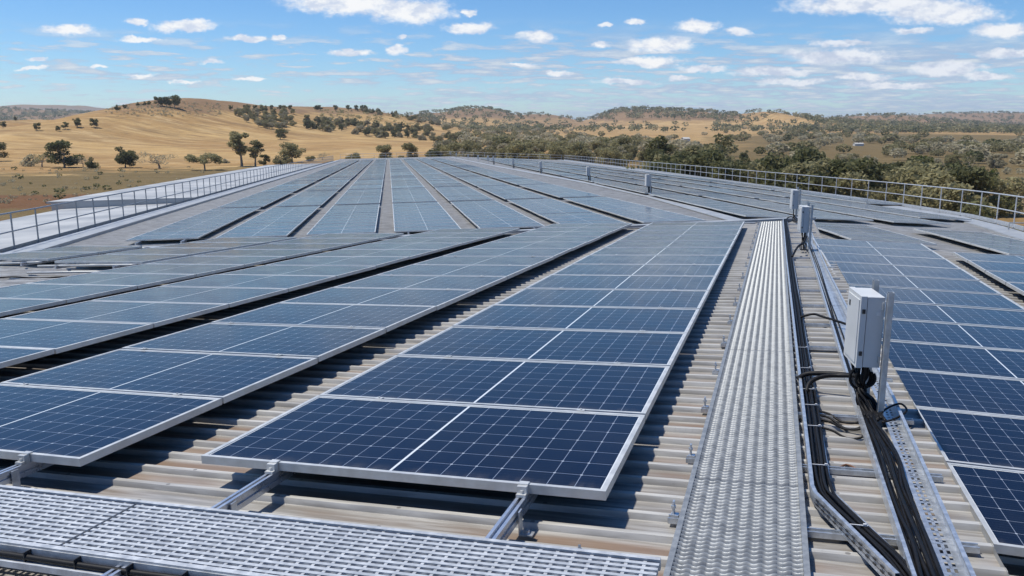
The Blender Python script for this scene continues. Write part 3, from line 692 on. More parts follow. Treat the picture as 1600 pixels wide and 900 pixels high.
def boxcables(u, k, tgt, n, label):
    P0, ax, ay, up, C, W, D, H, zb, o = u
    rr2 = random.Random(n)
    for i in range(n):
        a = (i / (n - 1) - .5); st = C - up * H / 2 + ay * a * D * .62 + ax * rr2.uniform(-.25, .25) * W
        mid1 = st - up * (.06 + rr2.uniform(0, .03)) * k; knot = C - up * (H / 2 + .15 * k) - ay * .04 * k + ax * rr2.uniform(-.02, .02) + ay * rr2.uniform(-.03, .03) * k
        if i == n - 1: mid1 = st - up * .05 * k - ay * -.09 * k
        end = tgt + ax * (i / (n - 1) - .5) * .09 + ay * rr2.uniform(-.05, .05); mid2 = (knot + end) / 2 + ax * (i / (n - 1) - .5) * .04
        cable([st, mid1, knot, mid2, end - up * .0, end - ay * .12 - up * .008], .0085 * k, label, 'cables below the ' + label.split('below the ')[-1], frame=False)
u1 = box_unit(NL, 1.80, 1.205, -.16, 1.0, 'large grey electrical box on steel posts, nearest to the viewer')
boxcables(u1, 1.0, NL.p(1.72, 1.17, -.09), 10, 'black cable hanging below the nearest electrical box')
P0, ax, ay, up, C, W, D, H, zb, o = u1
for i in range(3):                           # slack loops under the box
    r = .045 + .012 * i; cc = C - up * (H / 2 + .085) + ax * (.03 - .02 * i) - ay * .07
    pts = [cc + ax * r * math.cos(a) * .8 + up * r * math.sin(a) + ay * .01 * i for a in np.linspace(2.4, 7.0, 9)]
    cable(pts, .0085, 'black cable looped in a coil under the nearest electrical box', 'coiled cables under the nearest box', frame=False)
cable([(1.62, 1.20, -.11), (1.72, 1.26, -.08), (1.80, 1.34, -.07), (1.70, 1.36, -.08), (1.60, 1.29, -.10), (1.55, 1.22, -.11)], .006, 'thin black cable looping round the foot of the nearest box')
u2_ = box_unit(NL, 10.65, 1.13, -.16, 1.0, 'grey electrical box standing midway up the walkway, second nearest')
boxcables(u2_, 1.0, NL.p(10.5, 1.06, -.09), 5, 'black cable hanging below the second electrical box')
cable([(10.5, 1.10, .1), (10.2, 1.05, .03), (10.05, .98, .0), (9.8, .93, -.04), (9.5, .88, -.1)], .016, 'thick black cable curving from the second box into the narrow tray')
u3_ = box_unit(NL, 16.6, 1.10, -.16, 1.05, 'grey electrical box standing beside the walkway end at the seam')
boxcables(u3_, 1.05, NL.p(16.5, 1.05, -.09), 4, 'black cable hanging below the electrical box at the seam')
cable([(16.9, 1.05, -.05), (17.0, .98, -.03), (17.02, .9, -.05), (16.7, .86, -.1)], .014, 'black cable bending from the seam box into the narrow tray')
FBOX = [(1015, 306), (921, 285.5), (846, 271.5), (803, 263.5), (772, 257.6), (763.5, 255.5), (748, 254), (732.5, 251), (713.7, 246.8), (704, 244.6)]
for i, (px, py) in enumerate(FBOX):
    q = hit(FL, px, py, PAN); f = Fr(q - UP, FL.u, FL.v, FL.n); k = 1.38
    box_unit(f, 0, 0, .10, k, f'small grey electrical box on the far ridge, {ORD[i]} beyond the seam' if i else 'grey electrical box on the far ridge, first beyond the seam', detail=False, base=0)
    if i < 5:
        b0 = q + np.array([-.10, -.08, 0]); mb = MB()
        for j in range(4): mb.tube([b0 + np.array([.05 * j, 0, .48]), b0 + np.array([.045 * j + .02, -.02, .25]), b0 + np.array([.05 * j, 0, .05])], .02, 5)
        part('cable', mb, M['cable'], [x for x in bpy.data.objects if x.get('category') == 'electrical box'][-1])

# ------------------------------------------------------------------ guardrails
def guardrail(name_label, pts, m, spacing, H=1.05, group='guardrails round the roof', lean=0.0, kick=True):
    o = thing('guardrail', name_label, 'guardrail', pts[0], group)
    P = [np.asarray(p, float) for p in pts]; d = [0.0]
    for a, b_ in zip(P[:-1], P[1:]): d.append(d[-1] + np.linalg.norm(b_ - a))
    def at(x): return np.array([np.interp(x, d, [p[i] for p in P]) for i in range(3)])
    mids_ = np.arange(0, d[-1], spacing)
    for nm, h, r in (('top_rail', H, .024), ('mid_rail', H * .52, .021)):
        mb = MB(); mb.tube([at(x) + (0, 0, h) for x in np.append(mids_, d[-1])], r, 7); part(nm, mb, m, o, smooth=True)
    for x in mids_[:99]:
        mb = MB(); b0 = at(x); mb.tube([b0 + (0, 0, -.02), b0 + (0, 0, H + .02)], .023, 7); mb.box(b0 + (0, 0, .05), (1, 0, 0), (0, 1, 0), (0, 0, 1), .05, .05, .006); part('post', mb, m, o)
    if kick:
        mb = MB()
        for a, b_ in zip(P[:-1], P[1:]): mb.bar(a + (0, 0, .075), b_ + (0, 0, .075), .012, .15)
        part('kickboard', mb, m, o)
    return o
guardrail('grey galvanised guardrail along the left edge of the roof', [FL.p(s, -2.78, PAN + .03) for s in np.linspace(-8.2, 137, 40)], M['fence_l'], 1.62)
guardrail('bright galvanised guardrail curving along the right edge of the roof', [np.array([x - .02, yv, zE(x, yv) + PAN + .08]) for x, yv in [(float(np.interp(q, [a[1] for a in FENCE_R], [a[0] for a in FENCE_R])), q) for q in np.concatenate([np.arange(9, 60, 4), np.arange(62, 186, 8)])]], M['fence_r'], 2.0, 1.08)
endp = [FL.p(160, t, PAN + .03) for t in np.linspace(-2.8, 21, 6)] + [np.array([11 * k + (1 - k) * FL.p(160, 21)[0], 183 * k + (1 - k) * FL.p(160, 21)[1], zE(11, 183) * k + (1 - k) * FL.p(160, 21)[2] + PAN]) for k in (.5, 1)]
guardrail('thin guardrail across the far end of the roof', endp, M['fence_r'], 2.4, 1.1, kick=False)

# loose conduits, brackets and gutter details on the near left roof
def deb(pts, r, label, m, cat): 
    P = [NL.p(*q) for q in pts]; o = thing(cat.replace(' ', '_'), label, cat, P[0]); mb = MB(); mb.tube(smooth_path(P), r, 6); part('tube', mb, M[m], o, smooth=True)
deb([(7.55, -11.1, -.06), (7.60, -10.0, -.05), (7.62, -9.15, -.04)], .02, 'pale tube lying along the front of the short four panel array', 'flash', 'pipe')
deb([(7.15, -10.9, -.12), (7.1, -10.2, -.10), (7.3, -9.5, -.11)], .018, 'pale bent tube lying on the bare left roof before the short array', 'flash', 'pipe')
deb([(6.6, -11.3, -.15), (6.75, -10.8, -.13), (6.8, -10.3, -.15), (7.0, -9.9, -.15)], .014, 'thin dark cable lying across the bare left roof', 'cable', 'cable')
deb([(6.3, -11.9, -.15), (6.35, -11.3, -.14), (6.6, -11.0, -.15)], .014, 'short dark cable lying on the bare roof at the left edge', 'cable', 'cable')
deb([(8.05, -13.4, -.10), (8.0, -12.4, -.08), (8.0, -11.5, -.05)], .022, 'pale tube lying before the two panel array at the seam', 'flash', 'pipe')
deb([(9.6, -12.6, -.06), (10.1, -12.0, -.04), (10.4, -11.3, -.05)], .022, 'pale tube lying along the seam left of the two panel array', 'flash', 'pipe')
o = thing('hatch_handle', 'small pale looped bracket on the right gutter near the guardrail', 'bracket', (16.2, 27.0, zE(16.2, 27) + PAN + .1)); mb = MB(); b0 = np.array([16.2, 27.0, zE(16.2, 27) + PAN + .11])
mb.tube([b0, b0 + (0, 0, .22), b0 + (.75, .0, .20), b0 + (.75, 0, 0)], .025, 6); part('loop', mb, M['flash'], o)
# a loose bolt and scrap on the roof pans
for (s, t, lab) in ((-.28, -.05, 'loose bolt lying on the roof before the array beside the walkway'), (-1.0, -2.55, 'loose bolt lying on the roof before the crossing walkway')):
    o = thing('bolt', lab, 'bolt', NL.p(s, t, PAN)); mb = MB(); mb.tube([NL.p(s, t, PAN + .035), NL.p(s, t, PAN + .05)], .012, 6); mb.tube([NL.p(s, t, PAN + .05), NL.p(s + .005, t, PAN + .065)], .006, 6); part('head', mb, M['galv'], o)

# ------------------------------------------------------------------ lower sheds on the left
sh = thing('shed', 'long lower shed with pale flat roof left of the guardrail', 'shed', FL.p(10, -8, -GZ + 4)); mb = MB()
A = [FL.p(-30, -3.3, -.55), FL.p(27.5, -3.3, -.55), FL.p(27.5, -11.6, -.75), FL.p(-30, -11.6, -.75)]
mb.add(A + [q - (0, 0, .16) for q in A], [(0, 1, 2, 3), (1, 2, 6, 5), (2, 3, 7, 6), (3, 0, 4, 7), (0, 1, 5, 4)]); part('roof', mb, M['lowroof'], sh)
mb = MB(); B = [q - (0, 0, .16) + FL.v * (.25 if i > 1 else 0) for i, q in enumerate(A)]
for i in range(4): a, b_ = B[i], B[(i + 1) % 4]; mb.add([a, b_, (b_[0], b_[1], -.3), (a[0], a[1], -.3)], [(0, 1, 2, 3)])
part('wall', mb, M['wall'], sh)
sh = thing('shed', 'farther lower shed with pale roof and raised grey end wall', 'shed', FL.p(60, -8, -GZ + 4)); mb = MB()
A = [FL.p(27.6, -3.3, -.30), FL.p(128, -3.3, -.30), FL.p(128, -13.5, -.35), FL.p(27.6, -12.4, -.30)]
mb.add(A + [q - (0, 0, .12) for q in A], [(0, 1, 2, 3), (1, 2, 6, 5), (2, 3, 7, 6), (3, 0, 4, 7), (0, 1, 5, 4)]); part('roof', mb, M['lowroof'], sh)
mb = MB(); B = [q - (0, 0, .12) + FL.v * (.25 if i > 1 else 0) for i, q in enumerate(A)]
for i in range(4): a, b_ = B[i], B[(i + 1) % 4]; mb.add([a, b_, (b_[0], b_[1], -.3), (a[0], a[1], -.3)], [(0, 1, 2, 3)])
part('wall', mb, M['wall'], sh)

# ------------------------------------------------------------------ terrain
HILLS = []                                   # (x, y, sx, sy, amplitude, rotation)
def hill(px, d, ptop, wpx, sy, rot=0.0):
    HILLS.append(((px - 800) / 1300 * d, d, wpx / 1300 * d, sy, (192 - ptop) / 1300 * d + GZ, rot))
hill(285, 620, 167, 78, 125); hill(200, 600, 187, 62, 120); hill(60, 640, 191, 120, 150)
hill(400, 700, 176, 90, 130); hill(500, 880, 171, 120, 170); hill(600, 980, 182, 90, 160)
hill(745, 2300, 168.5, 58, 380); hill(665, 2150, 180, 45, 330); hill(840, 2400, 180, 48, 330)
hill(1015, 2150, 174, 54, 330); hill(1085, 2100, 180, 42, 330); hill(962, 2200, 179, 36, 300); hill(1188, 1750, 176, 30, 220); hill(1235, 1800, 184, 30, 240)
hill(940, 1700, 200, 70, 260); hill(1290, 2100, 189, 40, 300); hill(1345, 2600, 181, 45, 350)
hill(60, 3000, 172, 130, 500); hill(190, 2800, 176, 60, 400); hill(-150, 2900, 170, 150, 500)
hill(50, 6500, 166, 60, 700); hill(140, 6800, 167, 40, 700)
hill(1470, 3800, 179, 90, 600); hill(1600, 3600, 180, 90, 600); hill(1750, 3700, 178, 120, 700); hill(1330, 5200, 183, 120, 700); hill(1560, 6500, 178, 120, 900)
HA = np.array(HILLS)
def bumps(x, y):
    return (np.sin(x * .021 + 1.3) * np.cos(y * .017 + .4) * .5 + np.sin(x * .0071 + y * .0053) * .9 + np.sin(x * .047 - y * .039) * .18 + np.sin(x * .11 + y * .083) * .06)
def ground(x, y):
    x = np.asarray(x, float); y = np.asarray(y, float); z = np.zeros_like(x)
    mx = np.zeros_like(x)
    for (hx, hy, sx, sy, a, r) in HA:
        g = a * np.exp(-.5 * ((x - hx) / sx) ** 2 - .5 * ((y - hy) / sy) ** 2); mx = np.maximum(mx, g); z = z + g ** 3
    z = np.cbrt(z)
    r = np.hypot(x, y); k = np.clip((r - 60) / 200, 0, 1)
    return z + bumps(x, y) * k * (1 + np.clip(z / 12, 0, 2.2)) - np.clip((x - 60) / 400, 0, 1) * np.clip(1 - r / 900, 0, 1) * 2.5
def to_ground(px, py, dmin=60):
    """first point where the view ray meets the terrain"""
    d = ray(px, py); d = d / math.hypot(d[0], d[1]); rs = np.geomspace(dmin, 9000, 700)
    z = GZ + d[2] * rs; g = ground(d[0] * rs, d[1] * rs); i = np.argmax(z < g)
    if i == 0: return None
    a, b_ = rs[i - 1], rs[i]
    for _ in range(20):
        m_ = (a + b_) / 2
        if GZ + d[2] * m_ < ground(d[0] * m_, d[1] * m_): b_ = m_
        else: a = m_
    return np.array([d[0] * a, d[1] * a, float(ground(d[0] * a, d[1] * a))])
def ground_mat():
    m, t, b = mat('dry_grass'); g = t.n('ShaderNodeNewGeometry'); P = g.outputs['Position']
    n1 = t.noise(t.mapping(P, (.010, .016, .01)), 1.0, 7, .62, .5); n2 = t.noise(t.mapping(P, (.06, .11, .06)), 1.0, 6, .65); n3 = t.noise(P, .9, 5, .7); n4 = t.noise(t.mapping(P, (.0022, .0035, .002)), 1.0, 5, .6)
    col = t.mix(t.ramp(n1.outputs[0], .36, .64), (.315, .188, .076), (.45, .30, .13))
    n5 = t.noise(t.mapping(P, (.004, .022, .01)), 1.0, 6, .65, .8); col = t.mix(t.m('MULTIPLY', t.ramp(n5.outputs[0], .46, .66), .6), col, (.255, .165, .08))
    col = t.mix(t.m('MULTIPLY', t.ramp(n2.outputs[0], .47, .68), .6), col, (.22, .15, .075))
    col = t.mix(t.m('MULTIPLY', t.ramp(n3.outputs[0], .52, .74), .4), col, (.30, .22, .11))
    n6 = t.noise(t.mapping(P, (.045, .16, .05)), 1.0, 7, .7, .3); col = t.mix(t.m('MULTIPLY', t.ramp(n6.outputs[0], .50, .64), .55), col, (.56, .405, .21)); col = t.mix(t.m('MULTIPLY', t.ramp(n6.outputs[0], .47, .36), .65), col, (.19, .125, .06))
    at = t.n('ShaderNodeAttribute', attribute_name='cover'); s = t.n('ShaderNodeSeparateColor'); t.l(at.outputs['Color'], s.inputs[0])
    jit = t.m('MULTIPLY', t.m('SUBTRACT', n2.outputs[0], .5), 1.1)
    def msk(ch): return t.ramp(t.m('ADD', s.outputs[ch], jit), .35, .65)
    col = t.mix(t.m('MULTIPLY', msk(0), .85), col, t.mix(n3.outputs[0], (.075, .060, .028), (.155, .118, .056)))     # greener, scrubby ground
    col = t.mix(t.m('MULTIPLY', msk(1), .9), col, t.mix(n2.outputs[0], (.17, .075, .035), (.13, .075, .04)))     # red earth
    col = t.mix(t.m('MULTIPLY', msk(2), .75), col, t.mix(n2.outputs[0], (.135, .088, .058), (.225, .14, .085)))      # brown wooded hills
    t.l(col, b.inputs['Base Color']); b.inputs['Roughness'].default_value = .95; b.inputs['Specular IOR Level'].default_value = .1
    bp = t.n('ShaderNodeBump'); bp.inputs['Strength'].default_value = .7; bp.inputs['Distance'].default_value = 4.0; t.l(t.m('ADD', t.m('MULTIPLY', n3.outputs[0], .12), t.m('ADD', t.m('MULTIPLY', n2.outputs[0], .6), t.m('MULTIPLY', n1.outputs[0], 1.2))), bp.inputs['Height']); t.l(bp.outputs[0], b.inputs['Normal'])
    return m
M['ground'] = ground_mat()
az = np.concatenate([np.linspace(-46, 46, 461), np.linspace(46, 314, 90)[1:-1]]) * math.pi / 180
rs = np.concatenate([[0], np.geomspace(25, 15000, 230)]); AZ, RS = np.meshgrid(az, rs); X, Y = np.sin(AZ) * RS, np.cos(AZ) * RS
Zg = ground(X, Y); Vt = np.stack([X, Y, Zg], -1).reshape(-1, 3); na = len(az); ii = np.arange(len(rs) - 1)[:, None] * na; jj = np.arange(na)[None]; j2 = (jj + 1) % na
Qt = np.stack([ii + jj, ii + j2, ii + na + j2, ii + na + jj], -1).reshape(-1, 4)
me = mesh_fast('ground', Vt, Qt, M['ground'], smooth=True)
def covers(x, y):
    r = np.hypot(x, y); a = x / np.maximum(y, 1); px = 800 + 1300 * a
    e = lambda cx, cy, rx, ry: np.exp(-((x - cx) / rx) ** 2 - ((y - cy) / ry) ** 2)
    fr = y > 0
    green = np.clip(np.exp(-((r - 170) / 100) ** 2) * (px < 560) * 1.15 + .75 * e(140, 240, 160, 200) + .5 * e(350, 700, 300, 320) + .55 * np.exp(-((px - 1400) / 260) ** 2) * np.clip((r - 120) / 100, 0, 1) * np.clip(1.6 - r / 1500, 0, 1), 0, 1) * fr
    red = np.clip(1.0 * e(-82, 150, 24, 16) + .85 * e(-62, 112, 26, 14), 0, 1) * fr
    z_ = ground(x, y); brown = np.clip((r - 1450) / 400, 0, 1) * .50 * fr
    brown = np.maximum(brown, fr * (r > 1300) * np.where((px > 925) & (px < 1150), np.clip((z_ - 14) / 10, 0, 1) * .95, 0)); brown = np.maximum(brown, fr * (r > 1500) * np.where((px > 640) & (px < 925), np.clip((z_ - 16) / 14, 0, 1) * .8, 0)); brown = np.maximum(brown, fr * (r > 2300) * ((px > 1230) | (px < 260)) * .85)
    tops = np.clip((ground(x, y) - 15) / 9, 0, 1) * (r < 1400) * .66
    return np.stack([green, red, np.maximum(brown, tops), np.ones_like(x)], -1)
ca = me.color_attributes.new('cover', 'FLOAT_COLOR', 'POINT'); ca.data.foreach_set('color', covers(Vt[:, 0], Vt[:, 1]).astype(np.float32).ravel())
g = link('ground', me); setp(g, 'golden dry grass plain and hills around the building', 'ground', kind='structure')

# ------------------------------------------------------------------ air: thin even haze that the far hills fade into
hm = bpy.data.materials.new('haze'); hm.use_nodes = True; hn = NT(hm.node_tree); hm.node_tree.nodes.clear()
pv = hn.n('ShaderNodeVolumePrincipled'); pv.inputs['Color'].default_value = (.80, .90, 1.0, 1); pv.inputs['Density'].default_value = HAZE; pv.inputs['Anisotropy'].default_value = .2
ho = hn.n('ShaderNodeOutputMaterial'); hn.l(pv.outputs[0], ho.inputs['Volume'])
mb = MB(); mb.box((0, 0, 49), (1, 0, 0), (0, 1, 0), (0, 0, 1), 16000, 16000, 55)
hz_o = bpy.data.objects.new('haze', mesh_from('haze', mb, hm)); COL.objects.link(hz_o); setp(hz_o, 'thin blue haze between the roof and the far hills', 'haze', kind='stuff')
# ------------------------------------------------------------------ trees
def leafmat(name, dark, light, warm):
    m, t, b = mat(name); g = t.n('ShaderNodeNewGeometry'); oi = t.n('ShaderNodeObjectInfo')
    n1 = t.noise(g.outputs['Position'], .55, 4, .6)
    c = t.mix(t.ramp(n1.outputs[0], .32, .68), dark, light); c = t.mix(t.m('MULTIPLY', g.outputs['Random Per Island'], .45), c, warm)
    c = t.mix(t.m('MULTIPLY', oi.outputs['Random'], .35), c, (.09, .085, .045))
    t.l(c, b.inputs['Base Color']); b.inputs['Roughness'].default_value = .7; b.inputs['Specular IOR Level'].default_value = .25
    tr = t.n('ShaderNodeBsdfTranslucent'); t.l(c, tr.inputs['Color']); mx = t.n('ShaderNodeMixShader'); mx.inputs[0].default_value = .42
    t.l(b.outputs[0], mx.inputs[1]); t.l(tr.outputs[0], mx.inputs[2]); t.l(mx.outputs[0], m.node_tree.nodes['Material Output'].inputs['Surface'])
    return m
LEAF = {'gum': leafmat('gum_foliage', (.23, .215, .11), (.38, .345, .18), (.40, .345, .17)), 'dark': leafmat('dark_foliage', (.085, .098, .042), (.19, .19, .08), (.20, .185, .08)),
        'grey': leafmat('grey_foliage', (.33, .30, .20), (.50, .45, .31), (.52, .45, .30)), 'lime': leafmat('bright_foliage', (.06, .09, .018), (.14, .17, .035), (.17, .17, .05))}
BARK = simple('grey_bark', (.26, .215, .165), .85, 0, .35, 3)
def crown(seed, blobs, nleaf, size, dens=1.0):
    """leaf sprays spread through clumps (x,y,z,r) -> quads"""
    r = np.random.default_rng(seed); tot = sum(b[3] ** 2 for b in blobs); V = []
    for (x, y, z, R) in blobs:
        n = int(nleaf * R * R / tot); d = r.normal(size=(n, 3)); d /= np.linalg.norm(d, axis=1)[:, None]; rad = R * r.uniform(.25, 1.0, n) ** .55
        c = np.array([x, y, z]) + d * rad[:, None] * np.array([1, 1, .78]) + r.normal(0, R * .07, (n, 3))
        a = r.normal(size=(n, 3)); a /= np.linalg.norm(a, axis=1)[:, None]; b_ = np.cross(a, r.normal(size=(n, 3))); b_ /= np.linalg.norm(b_, axis=1)[:, None]
        s = size * r.uniform(.6, 1.35, n)[:, None]; a = a * s; b_ = b_ * s * .55
        V.append(np.stack([c - a, c - b_ * .8, c + a, c + b_], 1))
    V = np.concatenate(V).reshape(-1, 3); return V, np.arange(len(V)).reshape(-1, 4)
def trunk_mb(seed, H, forks, r0, top):
    r = random.Random(seed); mb = MB(); st = [np.array([0, 0, -.4])]; base_h = H * top
    P = [np.array([r.uniform(-.06, .06) * k * H * .12, r.uniform(-.06, .06) * k * H * .12, base_h * k / 3 - .3 * (k == 0)]) for k in range(4)]
    mb.tube(P, [r0 * 1.25, r0, r0 * .85, r0 * .7], 6)
    for f in forks:
        f = np.asarray(f, float); s0 = P[2] + (P[3] - P[2]) * r.uniform(.2, 1); m1 = (s0 + f) / 2 + np.array([r.uniform(-.1, .1) * H, r.uniform(-.1, .1) * H, -.04 * H])
        mb.tube([s0, m1, f], [r0 * .55, r0 * .33, r0 * .1], 5)
        for _ in range(2):
            e = f + np.array([r.uniform(-.14, .14) * H, r.uniform(-.14, .14) * H, r.uniform(0, .12) * H]); mb.tube([m1, (m1 + e) / 2 + np.array([0, 0, .02 * H]), e], [r0 * .26, r0 * .17, r0 * .06], 4)
    return mb
def tree_proto(kind, seed):
    """unit height 1 m * 10 -> built 10 m tall, scaled per tree"""
    r = random.Random(seed); H = 10.0; B = []
    if kind == 'round':
        for i in range(17): a = r.uniform(0, 6.28); q = r.uniform(0, 1) ** .5 * 3.4; B.append((q * math.cos(a), q * math.sin(a), r.uniform(3.0, 8.6) - q * .35, r.uniform(1.15, 1.95)))
        leaves, sz, top = 2600, .34, .30
    elif kind == 'umbrella':
        for i in range(16): a = r.uniform(0, 6.28); q = r.uniform(0, 1) ** .5 * 5.2; B.append((q * math.cos(a), q * math.sin(a), r.uniform(6.0, 8.6) - q * .40, r.uniform(1.2, 1.9)))
        leaves, sz, top = 2600, .36, .38
    elif kind == 'tall':
        for i in range(14): a = r.uniform(0, 6.28); z = r.uniform(3.4, 9.0); q = r.uniform(.2, 1) * 2.3 * (1 - abs(z - 6.2) / 6.5); B.append((q * math.cos(a), q * math.sin(a), z, r.uniform(.75, 1.35)))
        leaves, sz, top = 2300, .30, .45
    elif kind == 'sparse':
        for i in range(13): a = r.uniform(0, 6.28); q = r.uniform(.3, 1) * 4.6; B.append((q * math.cos(a), q * math.sin(a), r.uniform(4.5, 9.0) - q * .5, r.uniform(1.0, 1.7)))
        leaves, sz, top = 620, .26, .30
    elif kind == 'bush':
        for i in range(10): a = r.uniform(0, 6.28); q = r.uniform(0, 1) ** .5 * 4.2; B.append((q * math.cos(a), q * math.sin(a), r.uniform(1.8, 7.2) - q * .45, r.uniform(1.7, 2.7)))
        leaves, sz, top = 1700, .50, .2
    elif kind == 'dense':
        for i in range(22): a = r.uniform(0, 6.28); z = r.uniform(1.8, 8.7); q = r.uniform(0, 1) ** .5 * 4.0 * math.sqrt(max(.12, 1 - ((z - 4.3) / 5) ** 2)); B.append((q * math.cos(a), q * math.sin(a), z, r.uniform(1.2, 2.0)))
        leaves, sz, top = 3800, .36, .25
    V, Q = crown(seed, B, leaves, sz); forks = [(b[0] * .8, b[1] * .8, b[2] - .2) for b in r.sample(B, min(8, len(B)))]
    return V, Q, trunk_mb(seed, H, forks, .26 if kind != 'bush' else .14, top)
PROTO = {}
def proto(kind, leaf, v):
    k = (kind, leaf, v)
    if k not in PROTO:
        V, Q, tb = tree_proto(kind, 100 * v + len(kind) * 7 + 3); PROTO[k] = (mesh_fast('crown', V, Q, LEAF[leaf]), mesh_from('trunk', tb, BARK))
    return PROTO[k]
trng = random.Random(11); NTREE = [0]
def tree(P, H, kind, leaf, label, group=None, wide=1.0):
    c, t = proto(kind, leaf, trng.randrange(3)); o = bpy.data.objects.new('tree', None); COL.objects.link(o); o.empty_display_size = .5
    o.location = (P[0], P[1], P[2] - .05); o.rotation_euler = (0, 0, trng.uniform(0, 6.28)); k = H / 10; o.scale = (k * wide, k * wide, k)
    setp(o, label, 'tree', group); link('crown', c, o); link('trunk', t, o); NTREE[0] += 1; return o
def tpx(px, pbase, ptop, kind, leaf, label, group=None, wide=1.0, d=None):
    if d is None:
        P = to_ground(px, pbase)
        if P is None: return
    else:
        a = ray(px, pbase); a = a / math.hypot(a[0], a[1]) * d; P = np.array([a[0], a[1], float(ground(a[0], a[1]))])
    dist = math.hypot(P[0], P[1]); top = GZ + ray(px, ptop)[2] / math.hypot(*ray(px, ptop)[:2]) * dist
    return tree(P, max(1.0, (top - P[2]) * 1.04), kind, leaf, label, group, wide)
LT = [(-6, 252, 219, 'round', 'dark', 'dark tree cut by the left picture edge on the golden slope', 1.0), (48, 260, 237, 'bush', 'grey', 'low grey bush left of the thin olive tree at the hill foot', .8),
 (66, 261, 230, 'sparse', 'gum', 'thin olive tree beside a big dark tree at the hill foot', 1.0), (101, 262, 219, 'dense', 'dark', 'big dark leafy tree, leftmost large one at the hill foot', 1.0),
 (130, 262, 240, 'sparse', 'grey', 'pale sparse bush right of the big dark tree', .9), (145, 263, 242, 'bush', 'dark', 'small dark bush right of the big dark tree', .7),
 (196, 262, 228, 'dense', 'dark', 'round dark tree standing alone at the hill foot', .95), (249, 263, 231, 'sparse', 'grey', 'wide bare branched tree with hardly any leaves at the hill foot', 1.45),
 (320, 266, 235, 'umbrella', 'gum', 'spreading umbrella shaped tree with forked trunks behind the shed roof', 1.15), (352, 255, 246, 'bush', 'grey', 'small grey shrub beside the umbrella shaped tree', 1.0),
 (378, 260, 206, 'tall', 'gum', 'tall slim gum tree, left one of the pair behind the shed roof', .95), (399, 260, 219, 'tall', 'gum', 'tall slim gum tree, right one of the pair behind the shed roof', .95),
 (412, 258, 241, 'dense', 'dark', 'small dark round bush right of the tall gum pair', .9), (434, 257, 240, 'bush', 'gum', 'olive bush left of the tall leaning gum', .9),
 (457, 254, 218, 'round', 'gum', 'tall gum with rounded crown above the left guardrail', 1.0), (448, 256, 240, 'bush', 'gum', 'low olive bush below the rounded gum', .9),
 (486, 252, 240, 'bush', 'gum', 'olive bush at the left end of the far guardrail', 1.0), (504, 250, 235, 'sparse', 'grey', 'pale grey shrub above the far end of the left guardrail', 1.1),
 (438, 218, 199, 'round', 'dark', 'dark lone tree on the golden slope below the grove', 1.1)]
for (px, pb, pt, k, lf, lab, wd) in LT: tpx(px, pb, pt, k, lf, lab, wide=wd * 1.32)
for (px, pb, pt, k, lf, lab, wd, d) in [(550, 249, 231, 'bush', 'gum', 'olive bush with a tall middle beyond the far roof end', .8, 270), (600, 249, 226, 'dense', 'gum', 'round olive tree beyond the far roof end', 1.15, 262),
 (637, 249, 223, 'dense', 'gum', 'olive tree right of the round one beyond the far roof end', .85, 258), (684, 246, 225, 'dense', 'dark', 'dark round tree behind the far end of the ridge', 1.1, 262)]:
    tpx(px, pb, pt, k, lf, lab, wide=wd, d=d)
for (px, pb, pt, lab) in [(58, 204, 190, 'small tree leftmost of the cluster on the left slope'), (102, 202, 189, 'small tree in the middle of the cluster on the left slope'), (91, 205, 195, 'low shrub below the cluster on the left slope'),
 (121, 199, 182, 'tallest tree of the cluster on the left slope'), (147, 199, 183, 'small dark tree standing right of the cluster on the left slope'), (25, 189, 181, 'small dark tree near the left horizon'), (5, 200, 188, 'small tree at the far left slope edge')]:
    tpx(px, pb, pt, 'round', 'dark', lab, wide=1.0)
for i, (px, pb, pt) in enumerate([(184, 170, 162), (195, 167, 161), (216, 163, 158), (226, 162, 157), (233, 161, 156)]): tpx(px, pb + 2, pt, 'bush', 'dark', 'small shrub on the left shoulder of the bald hill', 'shrubs on the shoulder of the bald hill')
for (px, pt, lab) in [(247, 149, 'left tree of the trio on top of the bald hill'), (254, 149, 'middle tree of the trio on top of the bald hill'), (260, 149, 'right tree of the trio on top of the bald hill'), (272, 146, 'tallest tree on top of the bald hill')]:
    tpx(px, 160, pt, 'round', 'dark', lab, d=610, wide=1.0)
# groves on the ridge right of the bald hill
GR = 'trees of the grove on the ridge'
for i in range(58):
    px = trng.triangular(362, 465, 425); lo = 168 + max(0, px - 400) * .02; py = trng.uniform(lo + 6 + max(0, (390 - px)) * .2, min(203, 178 + (px - 355) * .45)); tpx(px, py, py - trng.uniform(10, 14), trng.choice(['round', 'bush', 'round']), trng.choice(['gum', 'grey', 'gum']), 'olive grey tree in the grove on the ridge', GR)
for i, px in enumerate((361, 383, 399, 424, 437, 453, 494, 500, 525, 545, 556, 566, 571)): tpx(px, 172 + (px > 480) * 1, 163, 'round', 'dark', 'small tree standing along the ridge skyline', 'trees along the ridge skyline')
BG = 'trees in the band below the ridge'
for i in range(90):
    f = trng.uniform(0, 1); px = 478 + f * 235; py = 196 + f * 22 + trng.uniform(-7, 7) * (1 + f * .5) ; tpx(px, py, py - trng.uniform(10, 15), trng.choice(['round', 'bush', 'dense']), trng.choice(['gum', 'gum', 'grey', 'dark']), 'olive tree in the wooded band below the ridge', BG)
for i in range(46):
    f = trng.uniform(0, 1); px = 560 + f * 130; py = 170 + f * 22 + trng.uniform(-3, 5); tpx(px, py, py - trng.uniform(6, 9), 'bush', trng.choice(['gum', 'grey', 'dark']), 'small olive tree in the thin line down the far ridge', 'trees in the line down the far ridge')
